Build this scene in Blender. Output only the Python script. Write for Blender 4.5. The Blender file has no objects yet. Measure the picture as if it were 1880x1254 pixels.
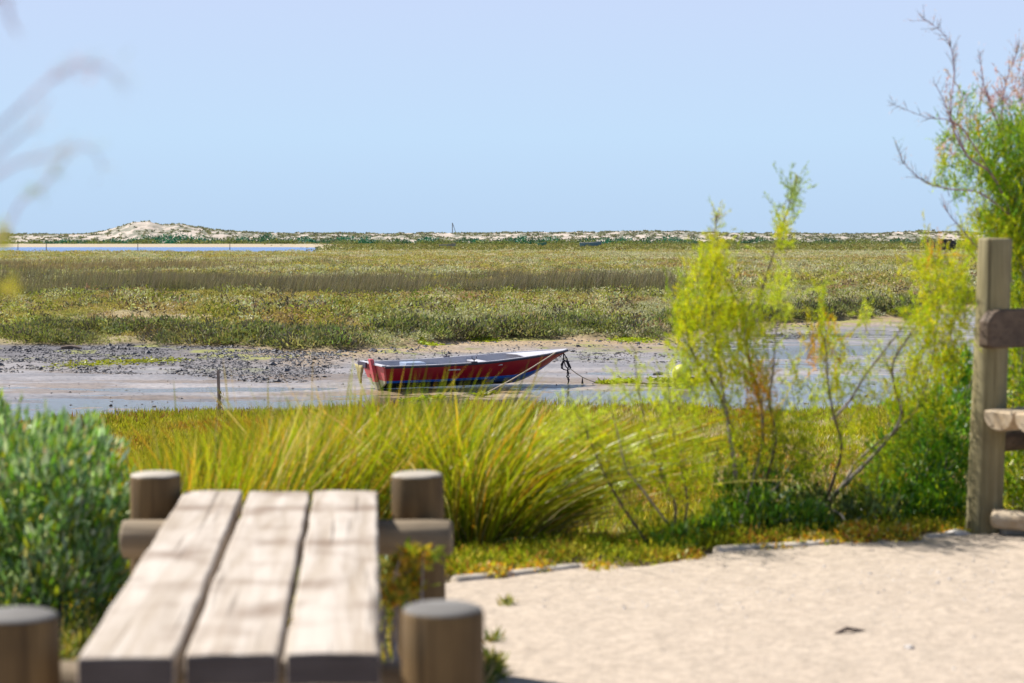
import bpy, math, random
import numpy as np
from mathutils import Vector, Matrix

random.seed(7)
RNG = np.random.default_rng(11)
S = bpy.context.scene
COL = S.collection

# ------------------------------------------------------------------ camera, light, exposure
FPX = 3655.0                       # focal length in pixels of the 1880 px wide photograph
CAMZ = 1.2
PITCH = math.atan(192.0 / FPX)
cam = bpy.data.cameras.new("camera")
cam.sensor_width = 36.0
cam.lens = 36.0 * FPX / 1880.0
cam.clip_start = 0.05
cam.clip_end = 20000
cam.dof.use_dof = True
cam.dof.focus_distance = 38.5
cam.dof.aperture_fstop = 4.2
cam.dof.aperture_blades = 9
camo = bpy.data.objects.new("camera", cam)
COL.objects.link(camo)
camo.location = (0, 0, CAMZ)
camo.rotation_euler = (math.radians(90) - PITCH, 0, 0)
S.camera = camo

SUN_EL, SUN_AZ = math.radians(48), math.radians(-60)      # azimuth from +Y, negative to the left
w = bpy.data.worlds.new("World")
S.world = w
w.use_nodes = True
nt = w.node_tree
nt.nodes.clear()
out = nt.nodes.new("ShaderNodeOutputWorld")
sky = nt.nodes.new("ShaderNodeTexSky")
sky.sky_type = 'NISHITA'
sky.sun_disc = False
sky.sun_elevation = SUN_EL
sky.sun_rotation = SUN_AZ
sky.air_density = 1.0
sky.dust_density = 0.4
sky.ozone_density = 2.0
bg1 = nt.nodes.new("ShaderNodeBackground")
bg1.inputs[1].default_value = 0.055
nt.links.new(sky.outputs[0], bg1.inputs[0])
tc = nt.nodes.new("ShaderNodeTexCoord")
sp = nt.nodes.new("ShaderNodeSeparateXYZ")
nt.links.new(tc.outputs['Generated'], sp.inputs[0])
rmp = nt.nodes.new("ShaderNodeValToRGB")
nt.links.new(sp.outputs[2], rmp.inputs[0])
cr = rmp.color_ramp
cr.elements[0].position = 0.0
cr.elements[0].color = (0.288, 0.386, 0.515, 1)
cr.elements[1].position = 0.35
cr.elements[1].color = (0.17, 0.29, 0.60, 1)
e = cr.elements.new(0.05); e.color = (0.318, 0.428, 0.556, 1)
e = cr.elements.new(0.115); e.color = (0.335, 0.410, 0.555, 1)
bg2 = nt.nodes.new("ShaderNodeBackground")
bg2.inputs[1].default_value = 1.0
nt.links.new(rmp.outputs[0], bg2.inputs[0])
mr = nt.nodes.new("ShaderNodeMapRange")
mr.inputs[1].default_value = 0.12
mr.inputs[2].default_value = 0.34
nt.links.new(sp.outputs[2], mr.inputs[0])
mxs = nt.nodes.new("ShaderNodeMixShader")
nt.links.new(mr.outputs[0], mxs.inputs[0])
nt.links.new(bg2.outputs[0], mxs.inputs[1])
nt.links.new(bg1.outputs[0], mxs.inputs[2])
nt.links.new(mxs.outputs[0], out.inputs[0])

sl = bpy.data.lights.new("sun", 'SUN')
sl.energy = 5.0
sl.angle = math.radians(0.53)
sl.color = (1.0, 0.955, 0.88)
so = bpy.data.objects.new("sun", sl)
COL.objects.link(so)
sd = Vector((math.cos(SUN_EL) * math.sin(SUN_AZ), math.cos(SUN_EL) * math.cos(SUN_AZ), math.sin(SUN_EL)))
so.rotation_euler = sd.to_track_quat('Z', 'Y').to_euler()
so.location = (0, 0, 30)

S.view_settings.view_transform = 'Standard'
S.view_settings.look = 'None'
S.view_settings.exposure = 0.8
S.view_settings.gamma = 1.0
S.cycles.max_bounces = 6
S.cycles.diffuse_bounces = 2
S.cycles.glossy_bounces = 3
S.cycles.transmission_bounces = 4
S.cycles.transparent_max_bounces = 8
S.cycles.use_denoising = True

# ------------------------------------------------------------------ helpers
CT, ST = math.cos(PITCH), math.sin(PITCH)

def P(u, v, D):
    """a place in the world at distance D (along +Y) seen from the camera at (u, v) of the photo"""
    dx, dy = (u - 940.0) / FPX, -(v - 627.0) / FPX
    y = CT + dy * ST
    z = -ST + dy * CT
    return Vector((dx / y * D, D, CAMZ + z / y * D))

def G(u, v, z):
    dx, dy = (u - 940.0) / FPX, -(v - 627.0) / FPX
    y = CT + dy * ST
    zz = -ST + dy * CT
    D = (z - CAMZ) / zz * y
    return Vector((dx / y * D, D, z))

def tag(o, label=None, cat=None, group=None, kind=None):
    if label: o["label"] = label
    if cat: o["category"] = cat
    if group: o["group"] = group
    if kind: o["kind"] = kind
    return o

def empty(name, loc=(0, 0, 0), rz=0.0):
    o = bpy.data.objects.new(name, None)
    o.empty_display_size = 0.1
    COL.objects.link(o)
    o.location = loc
    o.rotation_euler = (0, 0, rz)
    return o

def link(name, me, mat, parent=None):
    o = bpy.data.objects.new(name, me)
    COL.objects.link(o)
    if mat is not None:
        for m in (mat if isinstance(mat, (list, tuple)) else [mat]):
            me.materials.append(m)
    if parent is not None:
        o.parent = parent
        # geometry is written in world coordinates: keep it there
        pm = Matrix.LocRotScale(parent.location, parent.rotation_euler, None)
        if parent.parent is not None:
            pp = parent.parent
            pm = Matrix.LocRotScale(pp.location, pp.rotation_euler, None) @ pm
        o.matrix_parent_inverse = pm.inverted()
    return o

# ---- numpy value noise
_T = RNG.random((256, 256))
def vnoise(x, y):
    xi, yi = np.floor(x).astype(int), np.floor(y).astype(int)
    fx, fy = x - xi, y - yi
    fx = fx * fx * (3 - 2 * fx); fy = fy * fy * (3 - 2 * fy)
    a = _T[yi & 255, xi & 255]; b = _T[yi & 255, (xi + 1) & 255]
    c = _T[(yi + 1) & 255, xi & 255]; d = _T[(yi + 1) & 255, (xi + 1) & 255]
    return (a * (1 - fx) + b * fx) * (1 - fy) + (c * (1 - fx) + d * fx) * fy
def fbm(x, y, o=4, g=0.5, s=0.0):
    x = np.asarray(x, float) + s * 17.3; y = np.asarray(y, float) + s * 9.1
    v, a, t = 0, 1.0, 0
    for k in range(o):
        v = v + a * vnoise(x * 2 ** k + 31.7 * k, y * 2 ** k + 11.3 * k); t += a; a *= g
    return v / t          # 0..1, mean .5
def sstep(a, b, x):
    t = np.clip((x - a) / (b - a), 0, 1)
    return t * t * (3 - 2 * t)

def np_mesh(name, verts, loops, starts, totals, colors=None, attrs=None, smooth=False):
    me = bpy.data.meshes.new(name)
    nv, nl, nf = len(verts), len(loops), len(starts)
    me.vertices.add(nv); me.loops.add(nl); me.polygons.add(nf)
    me.vertices.foreach_set("co", np.ascontiguousarray(verts, dtype=np.float32).ravel())
    me.loops.foreach_set("vertex_index", np.ascontiguousarray(loops, dtype=np.int32))
    me.polygons.foreach_set("loop_start", np.ascontiguousarray(starts, dtype=np.int32))
    me.polygons.foreach_set("loop_total", np.ascontiguousarray(totals, dtype=np.int32))
    if smooth:
        me.polygons.foreach_set("use_smooth", np.ones(nf, dtype=bool))
    else:
        me.polygons.foreach_set("use_smooth", np.zeros(nf, dtype=bool))
    if colors is not None:
        ca = me.attributes.new("col", 'FLOAT_COLOR', 'POINT')
        c4 = np.ones((nv, 4), dtype=np.float32); c4[:, :3] = colors
        ca.data.foreach_set("color", c4.ravel())
    for k, a in (attrs or {}).items():
        fa = me.attributes.new(k, 'FLOAT', 'POINT')
        fa.data.foreach_set("value", np.ascontiguousarray(a, dtype=np.float32).ravel())
    me.update(calc_edges=True)
    return me

def unit(v):
    return v / np.maximum(np.linalg.norm(v, axis=-1, keepdims=True), 1e-9)

def leaf_mesh(name, base, vec, width, col, tipcol=None, mid=0.45):
    """rhombic leaves: base (N,3), vec (N,3), width (N), col (N,3)"""
    n = len(base)
    side = unit(np.cross(vec, RNG.normal(size=(n, 3)))) * (np.asarray(width).reshape(-1, 1) * 0.5)
    m = base + vec * mid
    V = np.stack([base, m + side, base + vec, m - side], 1).reshape(-1, 3)
    L = np.arange(4 * n)
    c = np.repeat(col, 4, 0)
    if tipcol is not None:
        c = c.reshape(n, 4, 3); c[:, 2] = tipcol; c = c.reshape(-1, 3)
    return np_mesh(name, V, L, np.arange(n) * 4, np.full(n, 4), c)

def blade_mesh(name, base, d, length, bend, width, col, tipcol=None, seg=3, drop=0.0):
    """curved tapering blades: pos(t) = base + d*L*t + bend*L*t^2 - drop*L*t^3"""
    n = len(base)
    length = np.asarray(length).reshape(-1, 1); width = np.asarray(width).reshape(-1, 1)
    side = unit(np.cross(d + bend, RNG.normal(size=(n, 3)) + np.array([0, .6, 0]))) * width * .5
    rows = []; cols = []
    tip = col if tipcol is None else tipcol
    for k in range(seg):
        t = k / seg
        p = base + d * length * t + bend * length * t * t
        if drop is not 0.0: p = p - np.array([0, 0, 1.0]) * np.asarray(drop).reshape(-1, 1) * length * t ** 3
        s = side * (1 - 0.55 * t)
        rows += [p - s, p + s]
        c = col * (1 - t) + tip * t
        cols += [c, c]
    p = base + d * length + bend * length
    if drop is not 0.0: p = p - np.array([0, 0, 1.0]) * np.asarray(drop).reshape(-1, 1) * length
    rows.append(p); cols.append(tip)
    nv = 2 * seg + 1
    V = np.stack(rows, 1).reshape(-1, 3); C = np.stack(cols, 1).reshape(-1, 3)
    f = []
    tot = []
    for k in range(seg - 1):
        f += [2 * k, 2 * k + 1, 2 * k + 3, 2 * k + 2]; tot.append(4)
    f += [2 * seg - 2, 2 * seg - 1, 2 * seg]; tot.append(3)
    f = np.array(f); tot = np.array(tot)
    L = (np.arange(n)[:, None] * nv + f[None]).ravel()
    T = np.tile(tot, n)
    st = np.concatenate([[0], np.cumsum(T)[:-1]])
    return np_mesh(name, V, L, st, T, C)

def jitter_col(base, n, amt=.18, hue=.06):
    b = np.asarray(base, float)
    if b.ndim == 1: b = np.tile(b, (n, 1))
    k = 1 + amt * RNG.normal(size=(n, 1))
    return np.clip(b * k * (1 + hue * RNG.normal(size=(n, 3))), .004, .9)

def pick(pal, wts, n):
    pal = np.array(pal, float); wts = np.array(wts, float); wts /= wts.sum()
    return pal[RNG.choice(len(pal), size=n, p=wts)]

class MB:
    """collects tubes, boxes and solids into one mesh"""
    def __init__(s): s.v = []; s.f = []; s.m = []
    def add(s, vs, fs, m=0):
        o = len(s.v); s.v += [tuple(x) for x in vs]; s.f += [tuple(i + o for i in f) for f in fs]; s.m += [m] * len(fs)
    def tube(s, pts, radii, seg=8, cap=True, wob=0.0, m=0):
        pts = [Vector(p) for p in pts]
        n = len(pts)
        if not hasattr(radii, '__len__'): radii = [radii] * n
        T = [(pts[min(i + 1, n - 1)] - pts[max(i - 1, 0)]).normalized() for i in range(n)]
        a = Vector((0, 0, 1)) if abs(T[0].z) < .9 else Vector((1, 0, 0))
        N = T[0].cross(a).normalized()
        vs = []
        ph = random.random() * 6
        for i in range(n):
            N = (N - T[i] * N.dot(T[i])).normalized()
            B = T[i].cross(N)
            for k in range(seg):
                an = 2 * math.pi * k / seg
                r = radii[i] * (1 + wob * (math.sin(2 * an + ph + i * .4) + .6 * math.sin(5 * an + ph * 2 - i * .7)))
                vs.append(pts[i] + N * (math.cos(an) * r) + B * (math.sin(an) * r))
        fs = [(i * seg + k, i * seg + (k + 1) % seg, (i + 1) * seg + (k + 1) % seg, (i + 1) * seg + k) for i in range(n - 1) for k in range(seg)]
        if cap:
            fs.append(tuple(reversed(range(seg)))); fs.append(tuple((n - 1) * seg + k for k in range(seg)))
        s.add(vs, fs, m)
    def log(s, a, b, r0, r1=None, seg=28, bev=.012, wob=.018, rings=7):
        """a round log with eased ends"""
        a, b = Vector(a), Vector(b); r1 = r0 if r1 is None else r1
        L = (b - a).length
        ts = [0, .25 * bev / L, .5 * bev / L, bev / L] + [bev / L + (1 - 2 * bev / L) * k / rings for k in range(1, rings)] + [1 - bev / L, 1 - .5 * bev / L, 1 - .25 * bev / L, 1]
        rr = []
        for t in ts:
            e = min(t, 1 - t) * L
            sh = 0 if e >= bev else bev * (1 - math.sqrt(max(0, 1 - (1 - e / bev) ** 2)))
            rr.append((r0 + (r1 - r0) * t) - sh)
        s.tube([a.lerp(b, t) for t in ts], rr, seg, True, wob)
    def box(s, c, ax, ay, az, m=0):
        """box from centre and three half-axis vectors"""
        c, ax, ay, az = map(Vector, (c, ax, ay, az))
        vs = [c + ax * i + ay * j + az * k for i in (-1, 1) for j in (-1, 1) for k in (-1, 1)]
        s.add(vs, [(0, 1, 3, 2), (4, 6, 7, 5), (0, 4, 5, 1), (2, 3, 7, 6), (0, 2, 6, 4), (1, 5, 7, 3)], m)
    def build(s, name, mat, parent=None, smooth=False, bevel=0, angle=40):
        me = bpy.data.meshes.new(name)
        me.from_pydata(s.v, [], s.f)
        if isinstance(mat, (list, tuple)):
            me.polygons.foreach_set("material_index", s.m)
        me.update()
        o = link(name, me, mat, parent)
        if smooth:
            me.polygons.foreach_set("use_smooth", [True] * len(me.polygons))
            try: me.set_sharp_from_angle(angle=math.radians(angle))
            except Exception: pass
        if bevel:
            b = o.modifiers.new("ease", 'BEVEL'); b.width = bevel; b.segments = 3; b.limit_method = 'ANGLE'; b.angle_limit = math.radians(35)
            me.polygons.foreach_set("use_smooth", [True] * len(me.polygons))
            try: me.set_sharp_from_angle(angle=math.radians(60))
            except Exception: pass
        return o

# ------------------------------------------------------------------ materials
def new_mat(name):
    m = bpy.data.materials.new(name); m.use_nodes = True
    t = m.node_tree; t.nodes.clear()
    o = t.nodes.new("ShaderNodeOutputMaterial")
    return m, t, o
def N(t, k, **kw):
    n = t.nodes.new(k)
    for a, b in kw.items():
        if a.startswith('i_'): n.inputs[int(a[2:])].default_value = b
        else: setattr(n, a, b)
    return n
def principled(t, o, color=(.5, .5, .5), rough=.6, spec=.5):
    p = t.nodes.new("ShaderNodeBsdfPrincipled")
    p.inputs['Base Color'].default_value = (*color, 1)
    p.inputs['Roughness'].default_value = rough
    p.inputs['Specular IOR Level'].default_value = spec
    t.links.new(p.outputs[0], o.inputs[0])
    return p

def leafmat(name, transl=.35, rough=.5, spec=.35, gain=1.0):
    m, t, o = new_mat(name)
    p = principled(t, o, rough=rough, spec=spec)
    a = N(t, "ShaderNodeAttribute", attribute_name="col")
    t.links.new(a.outputs['Color'], p.inputs['Base Color'])
    tr = N(t, "ShaderNodeBsdfTranslucent")
    mul = N(t, "ShaderNodeMix", data_type='RGBA', blend_type='MULTIPLY')
    mul.inputs[0].default_value = 1.0
    mul.inputs[7].default_value = (1.25 * gain, 1.25 * gain, .6 * gain, 1)
    t.links.new(a.outputs['Color'], mul.inputs[6])
    t.links.new(mul.outputs[2], tr.inputs[0])
    mx = N(t, "ShaderNodeMixShader"); mx.inputs[0].default_value = transl
    t.links.new(p.outputs[0], mx.inputs[1]); t.links.new(tr.outputs[0], mx.inputs[2])
    t.links.new(mx.outputs[0], o.inputs[0])
    return m

def woodmat(name, c1, c2, c3, axis='y', rough=.75, scale=1.0, knots=.4, bump=.4, turn=0.0):
    m, t, o = new_mat(name)
    p = principled(t, o, rough=rough, spec=.3)
    tcn = N(t, "ShaderNodeTexCoord")
    rot = N(t, "ShaderNodeMapping"); rot.inputs['Rotation'].default_value = (0, 0, turn)
    t.links.new(tcn.outputs['Object'], rot.inputs[0])
    mp = N(t, "ShaderNodeMapping")
    sc = {'x': (1.6, 26, 26), 'y': (26, 1.6, 26), 'z': (26, 26, 1.6)}[axis]
    mp.inputs['Scale'].default_value = tuple(x * scale for x in sc)
    t.links.new(rot.outputs[0], mp.inputs[0])
    n1 = N(t, "ShaderNodeTexNoise"); n1.inputs['Scale'].default_value = 1.0; n1.inputs['Detail'].default_value = 6; n1.inputs['Roughness'].default_value = .62; n1.inputs['Distortion'].default_value = .6
    t.links.new(mp.outputs[0], n1.inputs[0])
    r1 = N(t, "ShaderNodeValToRGB")
    r1.color_ramp.elements[0].position = .3; r1.color_ramp.elements[0].color = (*c2, 1)
    r1.color_ramp.elements[1].position = .62; r1.color_ramp.elements[1].color = (*c1, 1)
    t.links.new(n1.outputs[0], r1.inputs[0])
    n2 = N(t, "ShaderNodeTexNoise"); n2.inputs['Scale'].default_value = 5.5; n2.inputs['Detail'].default_value = 4
    t.links.new(tcn.outputs['Object'], n2.inputs[0])
    r2 = N(t, "ShaderNodeValToRGB")
    r2.color_ramp.elements[0].position = .48; r2.color_ramp.elements[0].color = (0, 0, 0, 1)
    r2.color_ramp.elements[1].position = .72; r2.color_ramp.elements[1].color = (1, 1, 1, 1)
    t.links.new(n2.outputs[0], r2.inputs[0])
    mx = N(t, "ShaderNodeMix", data_type='RGBA'); mx.inputs[7].default_value = (*c3, 1)
    ml = N(t, "ShaderNodeMath", operation='MULTIPLY'); ml.inputs[1].default_value = knots
    t.links.new(r2.outputs[0], ml.inputs[0]); t.links.new(ml.outputs[0], mx.inputs[0])
    t.links.new(r1.outputs[0], mx.inputs[6])
    # drying cracks along the grain
    mp2 = N(t, "ShaderNodeMapping"); mp2.inputs['Scale'].default_value = tuple(x * scale * (2.2 if x > 5 else .7) for x in sc)
    t.links.new(rot.outputs[0], mp2.inputs[0])
    n3 = N(t, "ShaderNodeTexNoise"); n3.inputs['Scale'].default_value = 1.0; n3.inputs['Detail'].default_value = 3
    t.links.new(mp2.outputs[0], n3.inputs[0])
    r3 = N(t, "ShaderNodeValToRGB")
    r3.color_ramp.elements[0].position = .30; r3.color_ramp.elements[0].color = (.35, .33, .3, 1)
    r3.color_ramp.elements[1].position = .38; r3.color_ramp.elements[1].color = (1, 1, 1, 1)
    t.links.new(n3.outputs[0], r3.inputs[0])
    m2 = N(t, "ShaderNodeMix", data_type='RGBA', blend_type='MULTIPLY'); m2.inputs[0].default_value = .8
    t.links.new(mx.outputs[2], m2.inputs[6]); t.links.new(r3.outputs[0], m2.inputs[7])
    t.links.new(m2.outputs[2], p.inputs['Base Color'])
    ad = N(t, "ShaderNodeMath", operation='MULTIPLY'); t.links.new(n1.outputs[0], ad.inputs[0]); t.links.new(r3.outputs[0], ad.inputs[1])
    bp = N(t, "ShaderNodeBump"); bp.inputs['Strength'].default_value = bump; bp.inputs['Distance'].default_value = .01
    t.links.new(ad.outputs[0], bp.inputs['Height']); t.links.new(bp.outputs[0], p.inputs['Normal'])
    return m

def paint(name, color, rough=.4, spec=.5, wear=.25, wearcol=(.5, .45, .4), scale=6, bump=.15):
    m, t, o = new_mat(name)
    p = principled(t, o, color, rough, spec)
    tcn = N(t, "ShaderNodeTexCoord")
    n1 = N(t, "ShaderNodeTexNoise"); n1.inputs['Scale'].default_value = scale; n1.inputs['Detail'].default_value = 8; n1.inputs['Roughness'].default_value = .7
    mp = N(t, "ShaderNodeMapping"); mp.inputs['Scale'].default_value = (1, 1, 2.2)
    t.links.new(tcn.outputs['Object'], mp.inputs[0]); t.links.new(mp.outputs[0], n1.inputs[0])
    r = N(t, "ShaderNodeValToRGB")
    r.color_ramp.elements[0].position = .56; r.color_ramp.elements[0].color = (0, 0, 0, 1)
    r.color_ramp.elements[1].position = .72; r.color_ramp.elements[1].color = (1, 1, 1, 1)
    t.links.new(n1.outputs[0], r.inputs[0])
    ml = N(t, "ShaderNodeMath", operation='MULTIPLY'); ml.inputs[1].default_value = wear
    t.links.new(r.outputs[0], ml.inputs[0])
    mx = N(t, "ShaderNodeMix", data_type='RGBA'); mx.inputs[6].default_value = (*color, 1); mx.inputs[7].default_value = (*wearcol, 1)
    t.links.new(ml.outputs[0], mx.inputs[0]); t.links.new(mx.outputs[2], p.inputs['Base Color'])
    bp = N(t, "ShaderNodeBump"); bp.inputs['Strength'].default_value = bump; bp.inputs['Distance'].default_value = .01
    t.links.new(n1.outputs[0], bp.inputs['Height']); t.links.new(bp.outputs[0], p.inputs['Normal'])
    return m

def soilmat(name, lo=.55, hi=1.12, sc=9.0):
    """the ground: colour and wetness come with the sheet, grain from noise"""
    m, t, o = new_mat(name)
    p = principled(t, o, rough=.85, spec=.4)
    a = N(t, "ShaderNodeAttribute", attribute_name="col")
    wt = N(t, "ShaderNodeAttribute", attribute_name="wet")
    tcn = N(t, "ShaderNodeTexCoord")
    n1 = N(t, "ShaderNodeTexNoise"); n1.inputs['Scale'].default_value = sc; n1.inputs['Detail'].default_value = 8; n1.inputs['Roughness'].default_value = .68
    t.links.new(tcn.outputs['Object'], n1.inputs[0])
    r = N(t, "ShaderNodeValToRGB")
    r.color_ramp.elements[0].position = .32; r.color_ramp.elements[0].color = (lo, lo * .97, lo * .95, 1)
    r.color_ramp.elements[1].position = .62; r.color_ramp.elements[1].color = (hi, hi * .98, hi * .965, 1)
    t.links.new(n1.outputs[0], r.inputs[0])
    mx = N(t, "ShaderNodeMix", data_type='RGBA', blend_type='MULTIPLY'); mx.inputs[0].default_value = 1
    t.links.new(a.outputs['Color'], mx.inputs[6]); t.links.new(r.outputs[0], mx.inputs[7])
    t.links.new(mx.outputs[2], p.inputs['Base Color'])
    mr_ = N(t, "ShaderNodeMapRange"); mr_.inputs[3].default_value = .9; mr_.inputs[4].default_value = .33
    t.links.new(wt.outputs['Fac'], mr_.inputs[0]); t.links.new(mr_.outputs[0], p.inputs['Roughness'])
    n2 = N(t, "ShaderNodeTexNoise"); n2.inputs['Scale'].default_value = 22.0; n2.inputs['Detail'].default_value = 5
    t.links.new(tcn.outputs['Object'], n2.inputs[0])
    bp = N(t, "ShaderNodeBump"); bp.inputs['Strength'].default_value = .5; bp.inputs['Distance'].default_value = .02
    t.links.new(n2.outputs[0], bp.inputs['Height']); t.links.new(bp.outputs[0], p.inputs['Normal'])
    return m

M = {}
M['leaf'] = leafmat("leaf", .35)
M['feather'] = leafmat("feathery_leaf", .5, .6, .2)
M['rush'] = leafmat("rush_blade", .35, .4, .5)
M['marsh'] = leafmat("marsh_leaf", .25, .85, .08)
M['waxy'] = leafmat("waxy_leaf", .32, .36, .5)
M['soil'] = soilmat("soil")
M['gravelpath'] = soilmat("gravel_path", .80, 1.10, 26.0)
M['seat'] = woodmat("sun_bleached_plank", (.50, .435, .375), (.31, .245, .18), (.16, .10, .06), 'y', .7, .8, .75, turn=-math.radians(4))
M['shadedend'] = woodmat("shaded_plank_end", (.10, .085, .085), (.055, .045, .045), (.03, .025, .02), 'x', .85, .8, .4)  # shade of the plank ends painted into the wood colour
M['post'] = woodmat("weathered_log", (.18, .115, .05), (.075, .045, .02), (.03, .02, .01), 'z', .8, 1, .4)
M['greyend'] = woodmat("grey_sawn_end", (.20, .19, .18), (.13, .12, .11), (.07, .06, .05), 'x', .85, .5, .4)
M['sunlitend'] = woodmat("sunlit_sawn_end", (.50, .45, .38), (.36, .31, .25), (.22, .18, .13), 'x', .8, .5, .4)  # sunlight on the far post tops painted in as paler wood
M['postpale'] = woodmat("grey_green_post", (.32, .275, .15), (.185, .15, .07), (.10, .065, .03), 'z', .75, .9, .4)
M['beam'] = woodmat("weathered_beam", (.32, .25, .17), (.15, .11, .065), (.08, .055, .03), 'x', .8, 1, .4)
M['darkboard'] = woodmat("dark_board", (.15, .105, .07), (.085, .058, .04), (.04, .026, .02), 'x', .7, .9, .6)
M['halflog'] = woodmat("honey_half_log", (.52, .42, .30), (.40, .28, .16), (.30, .16, .06), 'x', .7, .8, .5)
M['kerb'] = woodmat("kerb_log", (.56, .49, .41), (.42, .35, .27), (.2, .16, .12), 'x', .85, .8, .5)
M['bark'] = woodmat("bark", (.20, .15, .125), (.115, .08, .065), (.06, .04, .035), 'z', .85, 1.5, .5)
M['greybark'] = woodmat("grey_bark", (.36, .31, .29), (.23, .19, .17), (.12, .09, .08), 'z', .8, 1.5, .4)
M['pinkbark'] = paint("pink_twig", (.36, .20, .24), .6, .3, .3, (.35, .2, .16), 30)
M['stake'] = woodmat("stake_wood", (.30, .24, .21), (.17, .13, .11), (.1, .07, .05), 'z', .85, 1.2, .5)
M['red'] = paint("red_paint", (.29, .003, .016), .38, .5, .32, (.30, .05, .05), 5)
M['pinkred'] = paint("pale_red_paint", (.58, .10, .12), .55, .4, .55, (.62, .42, .38), 14)
M['blue'] = paint("blue_paint", (.012, .12, .58), .4, .5, .3, (.02, .05, .12), 7)
M['hullbottom'] = paint("fouled_bottom_paint", (.016, .030, .045), .6, .4, .5, (.05, .07, .03), 8)
M['white'] = paint("white_paint", (.50, .49, .53), .5, .4, .6, (.45, .42, .42), 9)
M['palegreen'] = paint("weedy_white_paint", (.50, .50, .36), .6, .4, .7, (.2, .22, .08), 12)
M['greyblue'] = paint("grey_blue_paint", (.27, .33, .45), .5, .4, .4, (.2, .2, .22), 9)
M['darktrim'] = paint("dark_trim", (.045, .035, .06), .5, .5, .3, (.2, .18, .2), 12)
M['rope'] = paint("pale_rope", (.55, .47, .36), .9, .1, .4, (.3, .25, .12), 40)
M['darkrope'] = paint("dark_rope", (.035, .03, .04), .9, .1, .4, (.1, .09, .06), 40)
M['buoy'] = paint("yellow_buoy", (.46, .47, .05), .5, .4, .5, (.22, .26, .03), 9)
M['metal'] = paint("bolt_metal", (.35, .42, .42), .35, .6, .2, (.2, .15, .1), 30)
M['metal'].node_tree.nodes["Principled BSDF"].inputs['Metallic'].default_value = .8
M['stone'] = paint("pale_stone", (.50, .46, .43), .85, .3, .5, (.3, .27, .25), 30)
M['clod'] = paint("dark_mud_clod", (.12, .115, .125), .7, .4, .5, (.2, .19, .18), 20)
M['algae'] = paint("bright_algae", (.30, .36, .02), .7, .3, .6, (.16, .2, .02), 12)
M['distblue'] = paint("far_blue_paint", (.08, .17, .27), .6)
M['distgreen'] = paint("far_green_paint", (.05, .17, .14), .6)
M['distgrey'] = paint("far_grey_paint", (.22, .22, .23), .6)
M['dark'] = paint("dark_timber", (.045, .045, .06), .8)

# ------------------------------------------------------------------ the land
def edge_y(x):            # where the path stops
    return np.interp(x, [-30, -6, -2.2, -1.35, -1.0, -.69, -.21, .235, .47, .60, .78, 1.18, 1.6, 2.05, 5, 30],
                        [3.8, 4.2, 4.7, 5.2, 6.2, 6.6, 6.9, 7.17, 7.10, 7.26, 7.52, 7.72, 7.87, 7.97, 8.4, 9.5])
def near_bank(x):         # where the near marsh meets the mud
    return np.interp(x, [-60, -12, -6.6, -5.4, -4.6, -3, 0, 4, 6, 9, 60], [10, 21, 25.6, 27.2, 28.4, 28.6, 28.2, 28.2, 29.2, 30.6, 45]) + .7 * (fbm(x * .9, x * 0 + 3, 3, s=2) - .5)
def far_bank(x):          # where the mud meets the far marsh
    b = np.interp(x, [-80, -13.5, -9.5, -6.6, -4.4, -3.4, -1.8, -.5, 2.2, 4.0, 5.0, 6.4, 8.2, 10.5, 14, 16, 19, 60],
                     [66, 49.8, 50.9, 49.2, 47.6, 49.4, 52.0, 53.8, 54.0, 53.8, 59, 62, 64.5, 66.5, 70, 78, 82, 130])
    return b + 1.6 * (fbm(x * .55, x * 0 + 7, 4, s=5) - .5)
WATER_Z = -1.709
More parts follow.
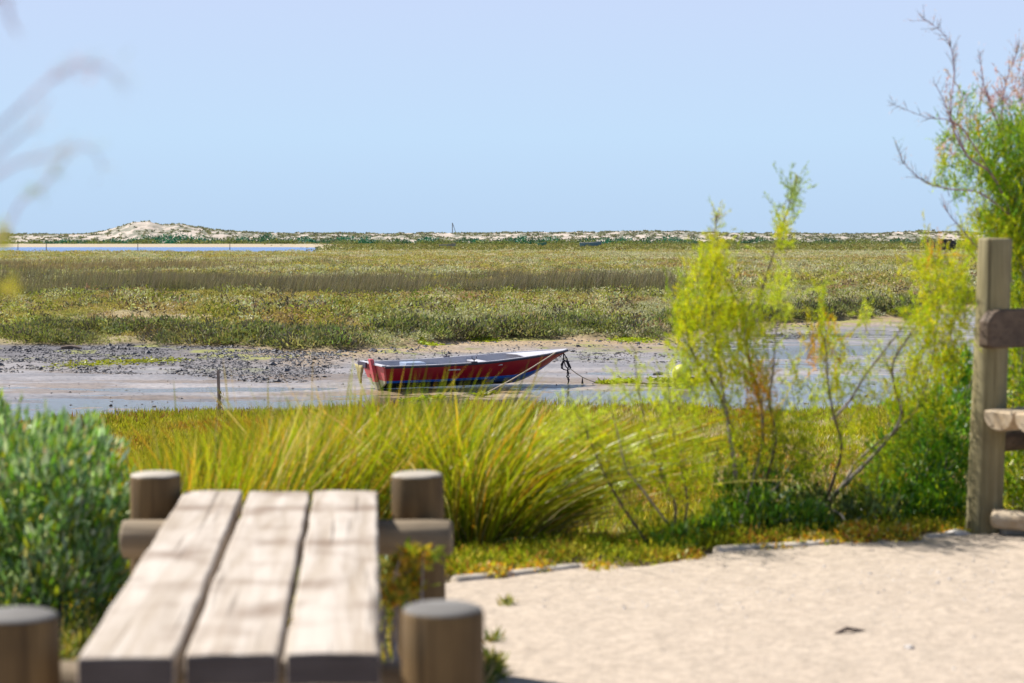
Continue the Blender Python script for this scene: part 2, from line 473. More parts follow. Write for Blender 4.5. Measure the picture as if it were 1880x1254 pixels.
def ground_z(x, y):
    d = y - edge_y(x)
    z = -1.16 * sstep(0.0, 6.0, d) - .19 * sstep(12, 25, y)
    z = z + sstep(.3, 2.5, d) * (.10 * (fbm(x * .5, y * .5, 3, s=1) - .5) + .05 * (fbm(x * 2, y * 2, 3, s=8) - .5))
    nb, fb = near_bank(x), far_bank(x)
    mud = -1.70 + .036 * (fbm(x * .35, y * .55, 5, .6, s=3) - .5) * 2 + .034 * (fbm(x * 2.0, y * 2.2, 4, .6, s=4) - .5)
    mud = mud + .075 * (fbm(x * .22, y * 1.15, 4, .55, s=14) - .5)
    def bl(cx, cy, rx, ry, a): return a * np.exp(-((x - cx) / rx) ** 2 - ((y - cy) / ry) ** 2)
    mud = mud - bl(-7.2, 33.8, 5.2, 3.6, .030) - bl(-.6, 33.9, 2.6, 1.1, .030) - bl(4.0, 36.0, 4.6, 2.4, .046) - bl(9, 50, 4, 3.5, .036) - bl(9, 38, 4, 3.5, .040)
    mud = mud - bl(-3.2, 31.3, 5.5, 1.1, .02) - bl(2, 31.5, 3, 1.2, .01)
    mud = mud + bl(-.9, 38.2, 2.6, 1.9, .022) + bl(-8, 46, 9, 6, .035) + bl(0, 46, 7, 5, .016)
    mud = mud + .10 * sstep(-4.5, -1, y - fb) + .05 * sstep(-9, -2, y - fb) * (fbm(x * 1.4, y * 1.4, 3, s=6) - .5) * sstep(2, -6, x)
    a = sstep(-.5, 1.0, y - nb)
    z = z * (1 - a) + mud * a
    farz = -1.12 + .62 * (fbm(x * .25, y * .16, 4, s=9) - .5) * sstep(0, 10, y - fb) + .26 * (fbm(x * .9, y * .7, 3, s=10) - .5)
    farz = farz - .35 * sstep(9, 0, y - fb) - .06 * sstep(70, 300, y)
    # creek cuts in the plain
    c = np.abs(fbm(x * .05, y * .035, 3, s=12) - .5)
    farz = farz - .45 * sstep(.012, .0, c) * sstep(4, 12, y - fb) * sstep(4, 10, x) * sstep(150, 110, y)
    b = sstep(-.3, .9, y - fb)
    z = z * (1 - b) + farz * b
    # lagoon to the left, far off
    lx = x / np.maximum(y, 1)
    lag = sstep(318, 326, y) * sstep(600, 560, y) * sstep(-.085, -.115, lx + .0006 * (470 - y) * 0)
    z = z * (1 - lag) + (-2.3) * lag
    z = np.where(y > 540, z * (1 - sstep(520, 575, y) * sstep(-.08, -.1, lx)) + (-.9) * sstep(520, 575, y) * sstep(-.08, -.1, lx), z)
    z = z - 4 * sstep(780, 860, y)
    return z

def ground_sheet():
    ys = np.concatenate([np.linspace(-14, 4, 19)[:-1], np.linspace(4, 12, 90)[:-1], np.linspace(12, 27, 100)[:-1], np.linspace(27, 66, 420)[:-1],
                         np.geomspace(66, 330, 240)[:-1], np.geomspace(330, 900, 70), [1500, 4000]])
    t = np.linspace(-1, 1, 640)
    t = np.sign(t) * (np.abs(t) * .36 + .75 * np.abs(t) ** 5)
    W = np.maximum(np.abs(ys), 9) * 1.0
    X = t[None, :] * W[:, None]; Y = np.repeat(ys[:, None], len(t), 1)
    Z = ground_z(X, Y)
    Z = np.where(Y > 1000, -6.0, Z)
    nr, nc = X.shape
    nb, fb = near_bank(X), far_bank(X)
    mudm = sstep(-.2, .5, Y - nb) * sstep(.5, -.1, Y - fb)
    # colours
    def c(*a): return np.array(a, float)
    C = np.zeros((nr, nc, 3)) + c(.16, .12, .065)
    f1 = fbm(X * .7, Y * .7, 4, s=20)[..., None]
    C = C * (.7 + .6 * f1)
    bank = sstep(.0, 4, Y - edge_y(X))[..., None]
    C = C * (.9 + .1 * bank)
    far = c(.26, .23, .11) * (1 - f1) + c(.32, .24, .12) * f1
    fm = sstep(-.1, .8, Y - fb)[..., None]
    C = C * (1 - fm) + far * fm
    ds = (sstep(150, 420, Y))[..., None]
    C = C * (1 - ds) + c(.30, .28, .13) * ds
    mudc = c(.40, .355, .33) * (1.25 - 1.1 * fbm(X * .5, Y * .9, 5, .6, s=22)[..., None])
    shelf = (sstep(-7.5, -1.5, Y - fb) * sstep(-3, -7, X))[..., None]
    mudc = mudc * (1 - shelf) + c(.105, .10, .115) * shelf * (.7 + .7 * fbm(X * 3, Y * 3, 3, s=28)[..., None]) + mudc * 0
    tan = (sstep(-5.0, -.8, Y - fb + 2.5 * (fbm(X * .5, Y * .8, 3, s=24) - .5)) * sstep(-9, -4, X))[..., None]
    mudc = mudc * (1 - tan * .75) + c(.36, .25, .12) * tan * .75
    sandy = (np.exp(-((X + .6) / 3.6) ** 2 - ((Y - 37.6) / 2.6) ** 2) * sstep(.36, .5, fbm(X * .8, Y * 1.2, 4, s=29)))[..., None]
    mudc = mudc * (1 - sandy * .8) + c(.44, .35, .24) * sandy * .8
    brn = (sstep(.54, .64, fbm(X * .4, Y * 1.3, 4, .55, s=35)) * sstep(45, 40, Y))[..., None]
    mudc = mudc * (1 - brn * .6) + c(.22, .14, .06) * brn * .6
    alg = (sstep(.57, .66, fbm(X * .8, Y * .9, 4, .55, s=25)) * sstep(-9, -2.0, Y - fb))[..., None]
    mudc = mudc * (1 - alg * .7) + c(.25, .27, .03) * alg * .7
    alg2 = (sstep(.62, .70, fbm(X * .5, Y * 1.1, 4, .55, s=27)) * sstep(.5, 2.5, X))[..., None]
    mudc = mudc * (1 - alg2 * .55) + c(.24, .25, .05) * alg2 * .55
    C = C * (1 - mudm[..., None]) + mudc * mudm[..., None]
    lx = X / np.maximum(Y, 1)
    beach = (sstep(505, 525, Y) * sstep(640, 600, Y) * sstep(-.07, -.1, lx))[..., None]
    C = C * (1 - beach) + c(.42, .35, .24) * beach
    wet = mudm * (1 - .8 * shelf[..., 0]) * (1 - .7 * tan[..., 0])
    V = np.stack([X, Y, Z], -1).reshape(-1, 3)
    i = np.arange(nr * nc).reshape(nr, nc)
    q = np.stack([i[:-1, :-1], i[:-1, 1:], i[1:, 1:], i[1:, :-1]], -1).reshape(-1, 4)
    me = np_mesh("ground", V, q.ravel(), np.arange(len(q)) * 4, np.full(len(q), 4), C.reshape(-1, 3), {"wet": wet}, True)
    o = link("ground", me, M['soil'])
    tag(o, kind="structure")
ground_sheet()

def plane_quad(name, x0, x1, y0, y1, z, mat, kind="structure"):
    me = bpy.data.meshes.new(name)
    me.from_pydata([(x0, y0, z), (x1, y0, z), (x1, y1, z), (x0, y1, z)], [], [(0, 1, 2, 3)])
    o = link(name, me, mat); tag(o, kind=kind); return o

# creek water standing in the hollows of the mud
m, t, o_ = new_mat("creek_water")
p = principled(t, o_, (.10, .085, .06), .03, .5)
p.inputs['IOR'].default_value = 1.33
tcn = N(t, "ShaderNodeTexCoord"); mp = N(t, "ShaderNodeMapping"); mp.inputs['Scale'].default_value = (3, 6, 1)
n1 = N(t, "ShaderNodeTexNoise"); n1.inputs['Scale'].default_value = 1.6; n1.inputs['Detail'].default_value = 4
t.links.new(tcn.outputs['Object'], mp.inputs[0]); t.links.new(mp.outputs[0], n1.inputs[0])
bp = N(t, "ShaderNodeBump"); bp.inputs['Strength'].default_value = .35; bp.inputs['Distance'].default_value = .02
t.links.new(n1.outputs[0], bp.inputs['Height']); t.links.new(bp.outputs[0], p.inputs['Normal'])
M['creek'] = m
plane_quad("creek_water", -45, 45, 24, 100, WATER_Z, M['creek'])
m, t, o_ = new_mat("lagoon_water")
p = principled(t, o_, (.08, .16, .38), .22, .5)
p.inputs['IOR'].default_value = 1.33
tcn = N(t, "ShaderNodeTexCoord"); mp = N(t, "ShaderNodeMapping"); mp.inputs['Scale'].default_value = (.4, .8, 1)
n1 = N(t, "ShaderNodeTexNoise"); n1.inputs['Scale'].default_value = 1.0; n1.inputs['Detail'].default_value = 6
t.links.new(tcn.outputs['Object'], mp.inputs[0]); t.links.new(mp.outputs[0], n1.inputs[0])
bp = N(t, "ShaderNodeBump"); bp.inputs['Strength'].default_value = .8; bp.inputs['Distance'].default_value = .2
t.links.new(n1.outputs[0], bp.inputs['Height']); t.links.new(bp.outputs[0], p.inputs['Normal'])
plane_quad("lagoon_water", -700, -28, 312, 560, -1.62, m)
plane_quad("sea", -6000, 6000, 840, 12000, -2.6, m)

# ---- the path: a pale gravel sheet a few millimetres above the ground
def path_sheet():
    xs = np.concatenate([np.linspace(-14, -3, 23)[:-1], np.linspace(-3, 4, 420)[:-1], np.linspace(4, 16, 40)])
    s = np.concatenate([np.linspace(0, .55, 60)[:-1], np.linspace(.55, .9, 170)[:-1], np.linspace(.9, 1, 60)])
    E = edge_y(xs) + .26 * (fbm(xs * 4, xs * 0, 5, .6, s=30) - .5) - .02
    left = sstep(-.55, -1.1, xs)                # the bench stands at the end of the path: it stops before the bush
    E = E - left * .25
    Y = -14 + (E[:, None] + 14) * s[None]
    X = np.repeat(xs[:, None], len(s), 1)
    Z = .006 + .012 * (fbm(X * .9, Y * .9, 3, s=31) - .5) * sstep(0, .4, E[:, None] - Y) + .003 * (fbm(X * 9, Y * 9, 3, s=32) - .5) + .016
    Z = Z + .02 * sstep(.25, 0, E[:, None] - Y)*0 - .03 * sstep(.06, 0, E[:, None] - Y)
    C = np.zeros(X.shape + (3,)) + np.array([.415, .347, .278])
    C *= (.86 + .28 * fbm(X * 12, Y * 9, 4, .8, s=33))[..., None]
    d = (sstep(.5, .62, fbm(X * 6, Y * 9, 4, .6, s=34)))[..., None]
    C = C * (1 - .12 * d) + np.array([.34, .27, .21]) * .12 * d
    i = np.arange(X.size).reshape(X.shape)
    q = np.stack([i[:-1, :-1], i[1:, :-1], i[1:, 1:], i[:-1, 1:]], -1).reshape(-1, 4)
    me = np_mesh("path", np.stack([X, Y, Z], -1).reshape(-1, 3), q.ravel(), np.arange(len(q)) * 4, np.full(len(q), 4), C.reshape(-1, 3), {"wet": np.zeros(X.size)}, True)
    o = link("path", me, M['gravelpath']); tag(o, kind="structure")
path_sheet()

# ---- dunes with scrub on them
def dune_h(x, y):
    lx = x / y
    prof = np.interp(lx, [-.40, -.262, -.222, -.212, -.205, -.197, -.190, -.182, -.175, -.167, -.153, -.1395, -.12, -.10, -.06, -.02, .0, .06, .12, .18, .205, .24, .40],
                         [1.7, 2.1, 2.0, 2.3, 3.2, 5.0, 6.8, 7.0, 5.7, 5.9, 4.2, 2.9, 2.3, 2.2, 2.0, 2.5, 2.3, 3.0, 2.4, 2.3, 3.2, 2.5, 2.5])
    ridge = sstep(632, 735, y) * sstep(900, 770, y)
    h = -1.3 + ridge * (prof + 1.3) + ridge * 1.1 * (fbm(x * .05, y * .02, 4, .55, s=40) - .5)
    h = h + sstep(630, 650, y) * .9 * (fbm(x * .22, y * .08, 3, .6, s=41) - .5) * (.4 + ridge)
    return h
def dunes():
    ys = np.linspace(612, 900, 110)
    lx = np.linspace(-.42, .42, 1100)
    X = lx[None] * ys[:, None]; Y = np.repeat(ys[:, None], len(lx), 1)
    Z = dune_h(X, Y)
    k = fbm(X * .34, Y * .14, 4, .7, s=42)
    scrub = sstep(.42, .52, k + .25 * (fbm(X * .03, Y * .02, 3, s=43) - .5) + .06 * sstep(700, 640, Y))
    hill = np.exp(-((lx[None] + .184) / .010) ** 2) * sstep(690, 720, Y)
    scrub = (scrub * (1 - .85 * hill))[..., None]
    C = np.array([.50, .43, .37]) * (.85 + .3 * fbm(X * .1, Y * .1, 3, s=44))[..., None]
    C = C * (1 - scrub) + np.array([.20, .20, .15]) * scrub
    base = sstep(655, 630, Y)[..., None] * sstep(-.12, -.08, lx[None])[..., None]
    C = C * (1 - base) + np.array([.2, .19, .09]) * base
    i = np.arange(X.size).reshape(X.shape)
    q = np.stack([i[:-1, :-1], i[:-1, 1:], i[1:, 1:], i[1:, :-1]], -1).reshape(-1, 4)
    me = np_mesh("dune_hills", np.stack([X, Y, Z], -1).reshape(-1, 3), q.ravel(), np.arange(len(q)) * 4, np.full(len(q), 4), C.reshape(-1, 3), {"wet": np.zeros(X.size)}, False)
    o = link("dune_hills", me, M['soil']); tag(o, kind="structure")
    # scrub standing on the dunes
    n = 16000
    l = RNG.uniform(-.40, .40, n); y = RNG.uniform(640, 800, n); x = l * y
    k = fbm(x * .34, y * .14, 4, .7, s=42)
    hill = (np.abs(l + .184) < .013) & (y > 690)
    keep = (k > .48) & ~(hill & (RNG.random(n) < .85))
    x, y = x[keep], y[keep]; n = len(x)
    r = RNG.uniform(.35, .9, n)
    m = 9
    b = np.repeat(np.stack([x, y, dune_h(x, y)], 1), m, 0)
    R = np.repeat(r, m)
    d = unit(RNG.normal(size=(n * m, 3)) * [1, 1, .5] + [0, 0, .5]); d[:, 2] = np.abs(d[:, 2])
    b = b + RNG.normal(size=(n * m, 3)) * [.4, .4, .05] * R[:, None]
    me = leaf_mesh("dune_scrub", b, d * (R * .95)[:, None], R * .7, jitter_col((.23, .23, .17), n * m, .2))
    tag(link("dune_scrub", me, M['marsh']), "low grey green scrub dotted over the pale dunes on the horizon", "scrub", kind="stuff")
dunes()

def bushes_far():
    """the green belt at the foot of the dunes"""
    B = []; V = []; Wd = []; C = []
    def clump(u, D, wpx, h, cc, zb=None):
        cx = (u - 940) / FPX * D; rw = wpx / FPX * D * .5
        h *= 1.35; n = int(60 + 26 * rw * h)
        p = unit(RNG.normal(size=(n, 3))); p[:, 2] = np.abs(p[:, 2])
        rr = RNG.uniform(.55, 1.0, (n, 1))
        prof = 1 - .25 * RNG.random((n, 1))
        b = p * rr * prof * [rw, min(rw, 5), h] + [cx, D, -1.25 if zb is None else zb]
        B.append(b); V.append((p * [1, 1, .6] + RNG.normal(size=(n, 3)) * .5) * .45); Wd.append(RNG.uniform(.3, .55, n)); C.append(jitter_col(cc, n, .22))
    teal = (.035, .16, .12); dk = (.055, .125, .085); ol = (.17, .20, .09)
    for u, wp, h, c in [(90, 80, 1.0, dk), (118, 40, 1.4, teal), (150, 60, 1.2, dk), (205, 50, 1.6, teal), (190, 90, 1.0, ol), (250, 50, 1.9, teal), (275, 50, 2.6, teal), (305, 50, 2.9, teal), (335, 70, 2.7, teal),
                        (362, 60, 2.2, teal), (395, 60, 1.6, dk), (425, 50, 1.7, ol), (447, 40, 2.2, teal), (492, 44, 3.0, teal), (480, 80, 2.0, dk), (525, 50, 1.9, dk), (560, 50, 2.3, teal),
                        (600, 60, 1.7, dk), (635, 60, 2.3, teal), (672, 40, 2.1, teal), (700, 40, 1.5, ol), (735, 50, 1.7, dk), (785, 60, 2.0, teal), (815, 50, 1.6, ol), (860, 60, 1.9, dk), (880, 50, 1.5, teal),
                        (930, 60, 1.8, dk), (955, 50, 2.2, teal), (985, 40, 1.7, dk), (1010, 60, 2.2, teal), (1040, 40, 1.5, ol), (1080, 50, 2.1, dk), (1110, 40, 1.7, teal), (1145, 60, 2.0, teal),
                        (1190, 60, 2.0, dk), (1230, 60, 2.1, teal), (1270, 60, 1.8, dk), (1330, 70, 1.7, ol), (1390, 60, 1.8, dk), (1450, 80, 1.6, ol), (1520, 60, 1.7, dk), (1580, 90, 1.5, ol), (1650, 60, 1.5, dk), (1700, 80, 1.5, ol), (1780, 80, 1.6, dk), (1850, 80, 1.5, ol)]:
        clump(u, RNG.uniform(612, 632), wp, h, c)
        clump(u + RNG.uniform(-30, 30), RNG.uniform(600, 610), wp * .9, h * .55, ol)
    for u in range(-500, 2500, 26):
        clump(u + RNG.uniform(-10, 10), RNG.uniform(606, 640), 34, RNG.uniform(.6, 1.2), ol if RNG.random() < .7 else dk)
    me = leaf_mesh("far_scrub", np.concatenate(B), np.concatenate(V), np.concatenate(Wd), np.concatenate(C))
    tag(link("far_scrub", me, M['marsh']), "belt of dark green scrub along the foot of the dunes", "scrub", kind="stuff")
bushes_far()

# ------------------------------------------------------------------ marsh cover
def palette_far(x, y, n):
    a = fbm(x * .12, y * .07, 5, .6, s=50); b = fbm(x * .40, y * .28, 5, .6, s=51)
    olive = np.array([.34, .33, .145]); grey = np.array([.43, .43, .31]); rust = np.array([.36, .25, .155]); gold = np.array([.43, .36, .12]); green = np.array([.23, .26, .085]); dark = np.array([.12, .105, .085])
    w = np.stack([np.full(n, .9), .35 + sstep(.46, .56, a) * 1.7, sstep(.53, .60, b) * 1.7, sstep(.48, .40, a) * 1.2, .15 + sstep(.5, .38, b) * 1.0, .1 + .3 * sstep(.5, .6, fbm(x * .9, y * .5, 3, s=52))], 1)
    w *= RNG.random(w.shape) * .6 + .7
    w = w ** 2.6; w /= w.sum(1, keepdims=True)
    return w @ np.stack([olive, grey, rust, gold, green, dark])

def marsh(name, label, x, y, size, nleaf, lw, colf, up=.75, mat='marsh', zoff=0.0, ll=.5):
    n = len(x)
    z = ground_z(x, y)
    col = colf(x, y, n)
    hs = size * (.55 + .9 * fbm(x * .5, y * .5, 3, s=60))
    B = np.repeat(np.stack([x, y, z + zoff], 1), nleaf, 0)
    R = np.repeat(hs, nleaf)
    th = RNG.uniform(0, 2 * np.pi, n * nleaf); rr = np.sqrt(RNG.random(n * nleaf))
    off = np.stack([np.cos(th) * rr, np.sin(th) * rr, np.zeros(n * nleaf)], 1)
    hz = (1 - rr ** 2 * .8) * RNG.uniform(.25, 1.0, n * nleaf)
    B = B + off * R[:, None] * .62
    B[:, 2] += hz * R * .62
    d = unit(off * .8 + RNG.normal(size=(n * nleaf, 3)) * .45 + [0, 0, up])
    d[:, 2] = np.abs(d[:, 2])
    L = R * ll * RNG.uniform(.55, 1.3, n * nleaf)
    C = jitter_col(np.repeat(col, nleaf, 0), n * nleaf, .09, .04)
    me = leaf_mesh(name, B, d * L[:, None], R * lw, C, np.clip(C * 1.12, 0, 1))
    o = link(name, me, M[mat])
    tag(o, label, "vegetation", kind="stuff")
    return o

def far_points(n, y0, y1, spread=.36, pw=1.0):
    # even cover of the visible wedge, denser towards the front
    u = RNG.random(n)
    y = (y0 ** (2 - pw) + u * (y1 ** (2 - pw) - y0 ** (2 - pw))) ** (1 / (2 - pw)) if pw != 2 else y0 * (y1 / y0) ** u
    x = RNG.uniform(-spread, spread, n) * y
    return x, y
x, y = far_points(76000, 47, 100, .33, 1.6)
k = (y > far_bank(x) + .1 + .5 * RNG.random(len(x)))
k &= ~((fbm(x * .5, y * .4, 4, s=61) < .42) & (RNG.random(len(x)) < .75))
marsh("marsh_vegetation", "low olive and grey green saltmarsh plants on the far bank of the creek", x[k], y[k], .27, 17, .15, palette_far, ll=.26, up=.5)
x, y = far_points(46000, 92, 340, .36, 1.7)
k = ~((y > 316) & (x / y < -.09))
marsh("distant_marsh_vegetation", "olive and rust marsh plain stretching out to the lagoon and the dunes", x[k], y[k], .44, 9, .26, palette_far, ll=.34, up=.5)
x, y = far_points(16000, 330, 640, .4, 1.4)
k = ~((x / y < -.083 - .05 * RNG.random(len(x)) ** 2)) & (y < 625)
marsh("outer_marsh_vegetation", "hazy olive marsh strip just before the dune scrub", x[k], y[k], .6, 6, .5, lambda x, y, n: jitter_col((.21, .205, .085), n, .15))

# dark little bushes along the lip of the far bank and over the plain
def lip():
    n = 3000
    x = RNG.uniform(-19, 20, n); y = far_bank(x) + RNG.uniform(.1, 3.4, n)
    k = fbm(x * .5, y * .8, 3, s=66) > .47
    x, y = x[k], y[k]
    marsh("bank_vegetation", "darker bushy plants overhanging the lip of the far mud bank", x, y, .60, 56, .06,
          lambda x, y, n: jitter_col(pick([(.105, .12, .055), (.155, .17, .06), (.19, .175, .095), (.07, .065, .06)], [3.5, 3, 2, 3], n) * 1.5, n, .15), ll=.2)
    n = 2600
    y = 54 * (170 / 54) ** RNG.random(n); x = RNG.uniform(-.3, .3, n) * y
    k = y > far_bank(x) + 2
    marsh("dry_marsh_tufts", "small rusty and dark dry tufts standing out of the marsh plain", x[k], y[k], .40, 16, .07,
          lambda x, y, n: jitter_col(pick([(.19, .11, .08), (.075, .065, .06), (.12, .12, .07)], [1.6, 3, 2], n) * 1.1, n, .2), up=.9, ll=.28)
lip()

def hummocks():
    n = 5200
    y = 52 * (190 / 52) ** RNG.random(n); x = RNG.uniform(-.31, .31, n) * y
    k = (y > far_bank(x) + 1.0) & (fbm(x * .3, y * .2, 3, s=68) > .44)
    marsh("marsh_cushions", "rounded cushions of olive, grey green and dark shrub scattered over the marsh", x[k], y[k], .62, 44, .075,
          lambda x, y, n: jitter_col(pick([(.30, .30, .08), (.42, .42, .26), (.20, .22, .05), (.12, .105, .085), (.30, .22, .14)], [3, 3, 2, 2.2, 1], n), n, .15), ll=.20, up=.4)
hummocks()

# rush beds: long dark bands
def rushbed(name, label, n, ranges, h, wd, col):
    X = []; Y = []
    for (u0, u1, y0, y1, wt) in ranges:
        m = int(n * wt); y = RNG.uniform(y0, y1, m); u = RNG.uniform(u0, u1, m)
        fe = sstep(0, 60, u - u0 + 60 * (fbm(y * .5, u * .01, 3, s=70) - .5)) * sstep(0, 110, u1 - u)
        if u0 < 0: fe = sstep(0, 110, u1 - u)
        k = (RNG.random(m) < fe) & (fbm((u - 940) / FPX * y * .22, y * .16, 4, .55, s=71) > .40 + .10 * RNG.random(m) + .16 * sstep(.25, .0, np.minimum(y - y0, y1 - y) / (y1 - y0)))
        X.append(((u - 940) / FPX * y)[k]); Y.append(y[k])
    x = np.concatenate(X); y = np.concatenate(Y); n = len(x)
    B = np.stack([x, y, ground_z(x, y)], 1)
    d = unit(RNG.normal(size=(n, 3)) * [.16, .16, 0] + [.05, 0, 1])
    bend = RNG.normal(size=(n, 3)) * [.12, .12, 0] + [.10, 0, -.03]
    L = h * RNG.uniform(.5, 1.15, n) * (.45 + 1.1 * fbm(x * .4, y * .3, 3, s=73))
    C = jitter_col(np.array(col), n, .2, .06)
    me = blade_mesh(name, B, d, L, bend, np.full(n, wd) * (y / 80), C, np.clip(C * [1.55, 1.2, 1.35], 0, 1), 2)
    tag(link(name, me, M['marsh']), label, "rushes", kind="stuff")
rushbed("rushes", "dark grey brown rush bed in a long band across the middle of the marsh", 90000,
        [(-300, 490, 74, 104, .38), (230, 1060, 77, 100, .44), (860, 1300, 83, 99, .18)], .78, .017, (.145, .155, .105))
rushbed("distant_rushes", "thinner dark rush band farther back at the left of the marsh", 30000,
        [(-200, 500, 128, 152, .6), (-200, 700, 150, 180, .2)], .62, .018, (.19, .185, .12))

# ---- near marsh, between the path and the creek
def palette_near(x, y, n):
    a = fbm(x * .8, y * .5, 4, s=80); b = fbm(x * 1.7, y * 1.2, 3, s=81)
    green = np.array([.34, .36, .022]); olive = np.array([.34, .30, .05]); rust = np.array([.42, .15, .045]); pale = np.array([.62, .52, .40]); gold = np.array([.55, .41, .05])
    rt = sstep(-.5, 1.5, x)          # paler and redder to the right
    w = np.stack([.9 + .8 * sstep(.5, .35, a) - .3 * rt, np.full(n, .7), .18 + sstep(.50, .62, a) * 1.0, .06 + sstep(.48, .58, b) * (.15 + 2.0 * rt), .5 + .2 * sstep(.5, .4, b)], 1)
    w *= RNG.random(w.shape) + .25
    w = w ** 2; w /= w.sum(1, keepdims=True)
    return w @ np.stack([green, olive, rust, pale, gold])
n = 42000
y = RNG.uniform(9.0, 29.5, n); x = RNG.uniform(-.34, .34, n) * (y + 3)
k = (y < near_bank(x) + .2 * RNG.random(n)) & (y > edge_y(x) + 1.2)
marsh("near_marsh_vegetation", "yellow green and rusty saltmarsh plants on the near bank of the creek", x[k], y[k], .20, 18, .07, palette_near, up=1.3, ll=.36)
# taller fringe at its rim
n = 2600
x = RNG.uniform(-10, 10, n); y = near_bank(x) - RNG.random(n) ** 2 * 1.6
marsh("rim_vegetation", "upright green and reddish plants fringing the rim of the near creek bank", x, y, .24, 18, .05,
      lambda x, y, n: jitter_col(pick([(.23, .26, .025), (.26, .2, .05), (.22, .10, .05), (.13, .07, .05)], [4, 2, 1, .6], n) * 1.3, n, .15), up=2.2, ll=.42)

# upper bank right behind the path edge, seen low between shrubs
n = 9000
x = RNG.uniform(-3.5, 4.5, n); y = edge_y(x) + .05 + RNG.random(n) ** 1.3 * 3.5
marsh("bank_undergrowth", "mixed green and straw undergrowth on the slope just behind the path edge", x, y, .09, 20, .09,
      lambda x, y, n: jitter_col(pick([(.32, .36, .02), (.48, .42, .05), (.48, .25, .05), (.15, .20, .02)], [3, 2, .7, 2], n), n, .2), up=1.0, ll=.34)

# mud clods
def clods():
    n = 46000
    x = RNG.uniform(-17, 10, n); y = far_bank(x) - RNG.random(n) ** 1.2 * 8.5
    k = (RNG.random(n) < np.where(x < -4.0, 1.0, .22)) & (fbm(x * .9, y * .9, 4, .6, s=90) > .42)
    x, y = x[k], y[k]
    r = RNG.gamma(1.3, .008, len(x)) + .006
    # scattered small bits over the wet mud too
    m = 1400
    x2 = RNG.uniform(-10, 12, m); y2 = RNG.uniform(31, 52, m)
    r2 = RNG.gamma(2, .004, m) + .004
    x = np.concatenate([x, x2]); y = np.concatenate([y, y2]); r = np.concatenate([r, r2]); n = len(x)
    oct_ = np.array([[1, 0, 0], [0, 1, 0], [-1, 0, 0], [0, -1, 0], [0, 0, .75], [0, 0, -.5]], float)
    V = oct_[None] * r[:, None, None] * RNG.uniform(.5, 1.4, (n, 6, 1)) * [1.4, 1.2, .8] + RNG.normal(size=(n, 6, 3)) * (r * .28)[:, None, None]
    V = V + np.stack([x, y, np.maximum(ground_z(x, y), WATER_Z) + r * .25], 1)[:, None]
    f = np.array([[0, 1, 4], [1, 2, 4], [2, 3, 4], [3, 0, 4], [1, 0, 5], [2, 1, 5], [3, 2, 5], [0, 3, 5]])
    L = (np.arange(n)[:, None, None] * 6 + f[None]).ravel()
    me = np_mesh("mud_clods", V.reshape(-1, 3), L, np.arange(n * 8) * 3, np.full(n * 8, 3))
    tag(link("mud_clods", me, M['clod']), "dark crumbly clods of mud below the far bank", "mud", kind="stuff")
clods()

# ------------------------------------------------------------------ distant things
def far_boat(name, label, u0, u1, D, mat, hgt):
    r = empty(name, (((u0 + u1) / 2 - 940) / FPX * D, D, -1.1))
    L = (u1 - u0) / FPX * D; c = r.location
    mb = MB()
    st = []
    for i in range(9):
        s = i / 8; xx = c.x - L / 2 + L * s
        b = .75 * math.sin(min(1, (1 - s) * 1.6 + .05) * math.pi / 2) * (1 if s > 0 else .8)
        sheer = hgt * (.72 + .45 * s * s + .1 * (1 - s) ** 2)
        st.append([(xx + .15 * L * .3 * s, c.y - b, c.z + sheer), (xx, c.y - b * .6, c.z), (xx, c.y + b * .6, c.z), (xx + .15 * L * .3 * s, c.y + b, c.z + sheer)])
    vs = [p for q in st for p in q]
    fs = [(4 * i + k, 4 * i + k + 1, 4 * i + 5 + k, 4 * i + 4 + k) for i in range(8) for k in range(3)] + [(0, 3, 2, 1), (32, 33, 34, 35)]
    mb.add(vs, fs)
    mb.build("hull", mat, r)
    m2 = MB()
    for i in range(8):
        for k in (0, 3):
            m2.tube([Vector(st[i][k]) + Vector((0, 0, .02)), Vector(st[i + 1][k]) + Vector((0, 0, .02))], .05, 5)
    m2.build("gunwale", M['white'] if mat is M['distblue'] else mat, r)
    for s in (2, 5):
        m3 = MB()
        a, b = Vector(st[s][0]), Vector(st[s][3]); mid = (a + b) / 2 - Vector((0, 0, .1))
        m3.box(mid, (.12, 0, 0), (0, (b - a).length / 2 - .04, 0), (0, 0, .025))
        m3.build("thwart", M['distgrey'], r)
    tag(r, label, "boat", "boats lying far off in the marsh")
far_boat("rowing_boat", "small blue rowing boat lying far off before the dune scrub", 1064, 1103, 470, M['distblue'], 1.15)
far_boat("rowing_boat", "tiny green boat far off, between the grey boat and the blue boat", 987, 1003, 480, M['distgreen'], 1.0)
far_boat("rowing_boat", "flat grey boat far off below the bare mast", 806, 836, 430, M['distgrey'], .8)

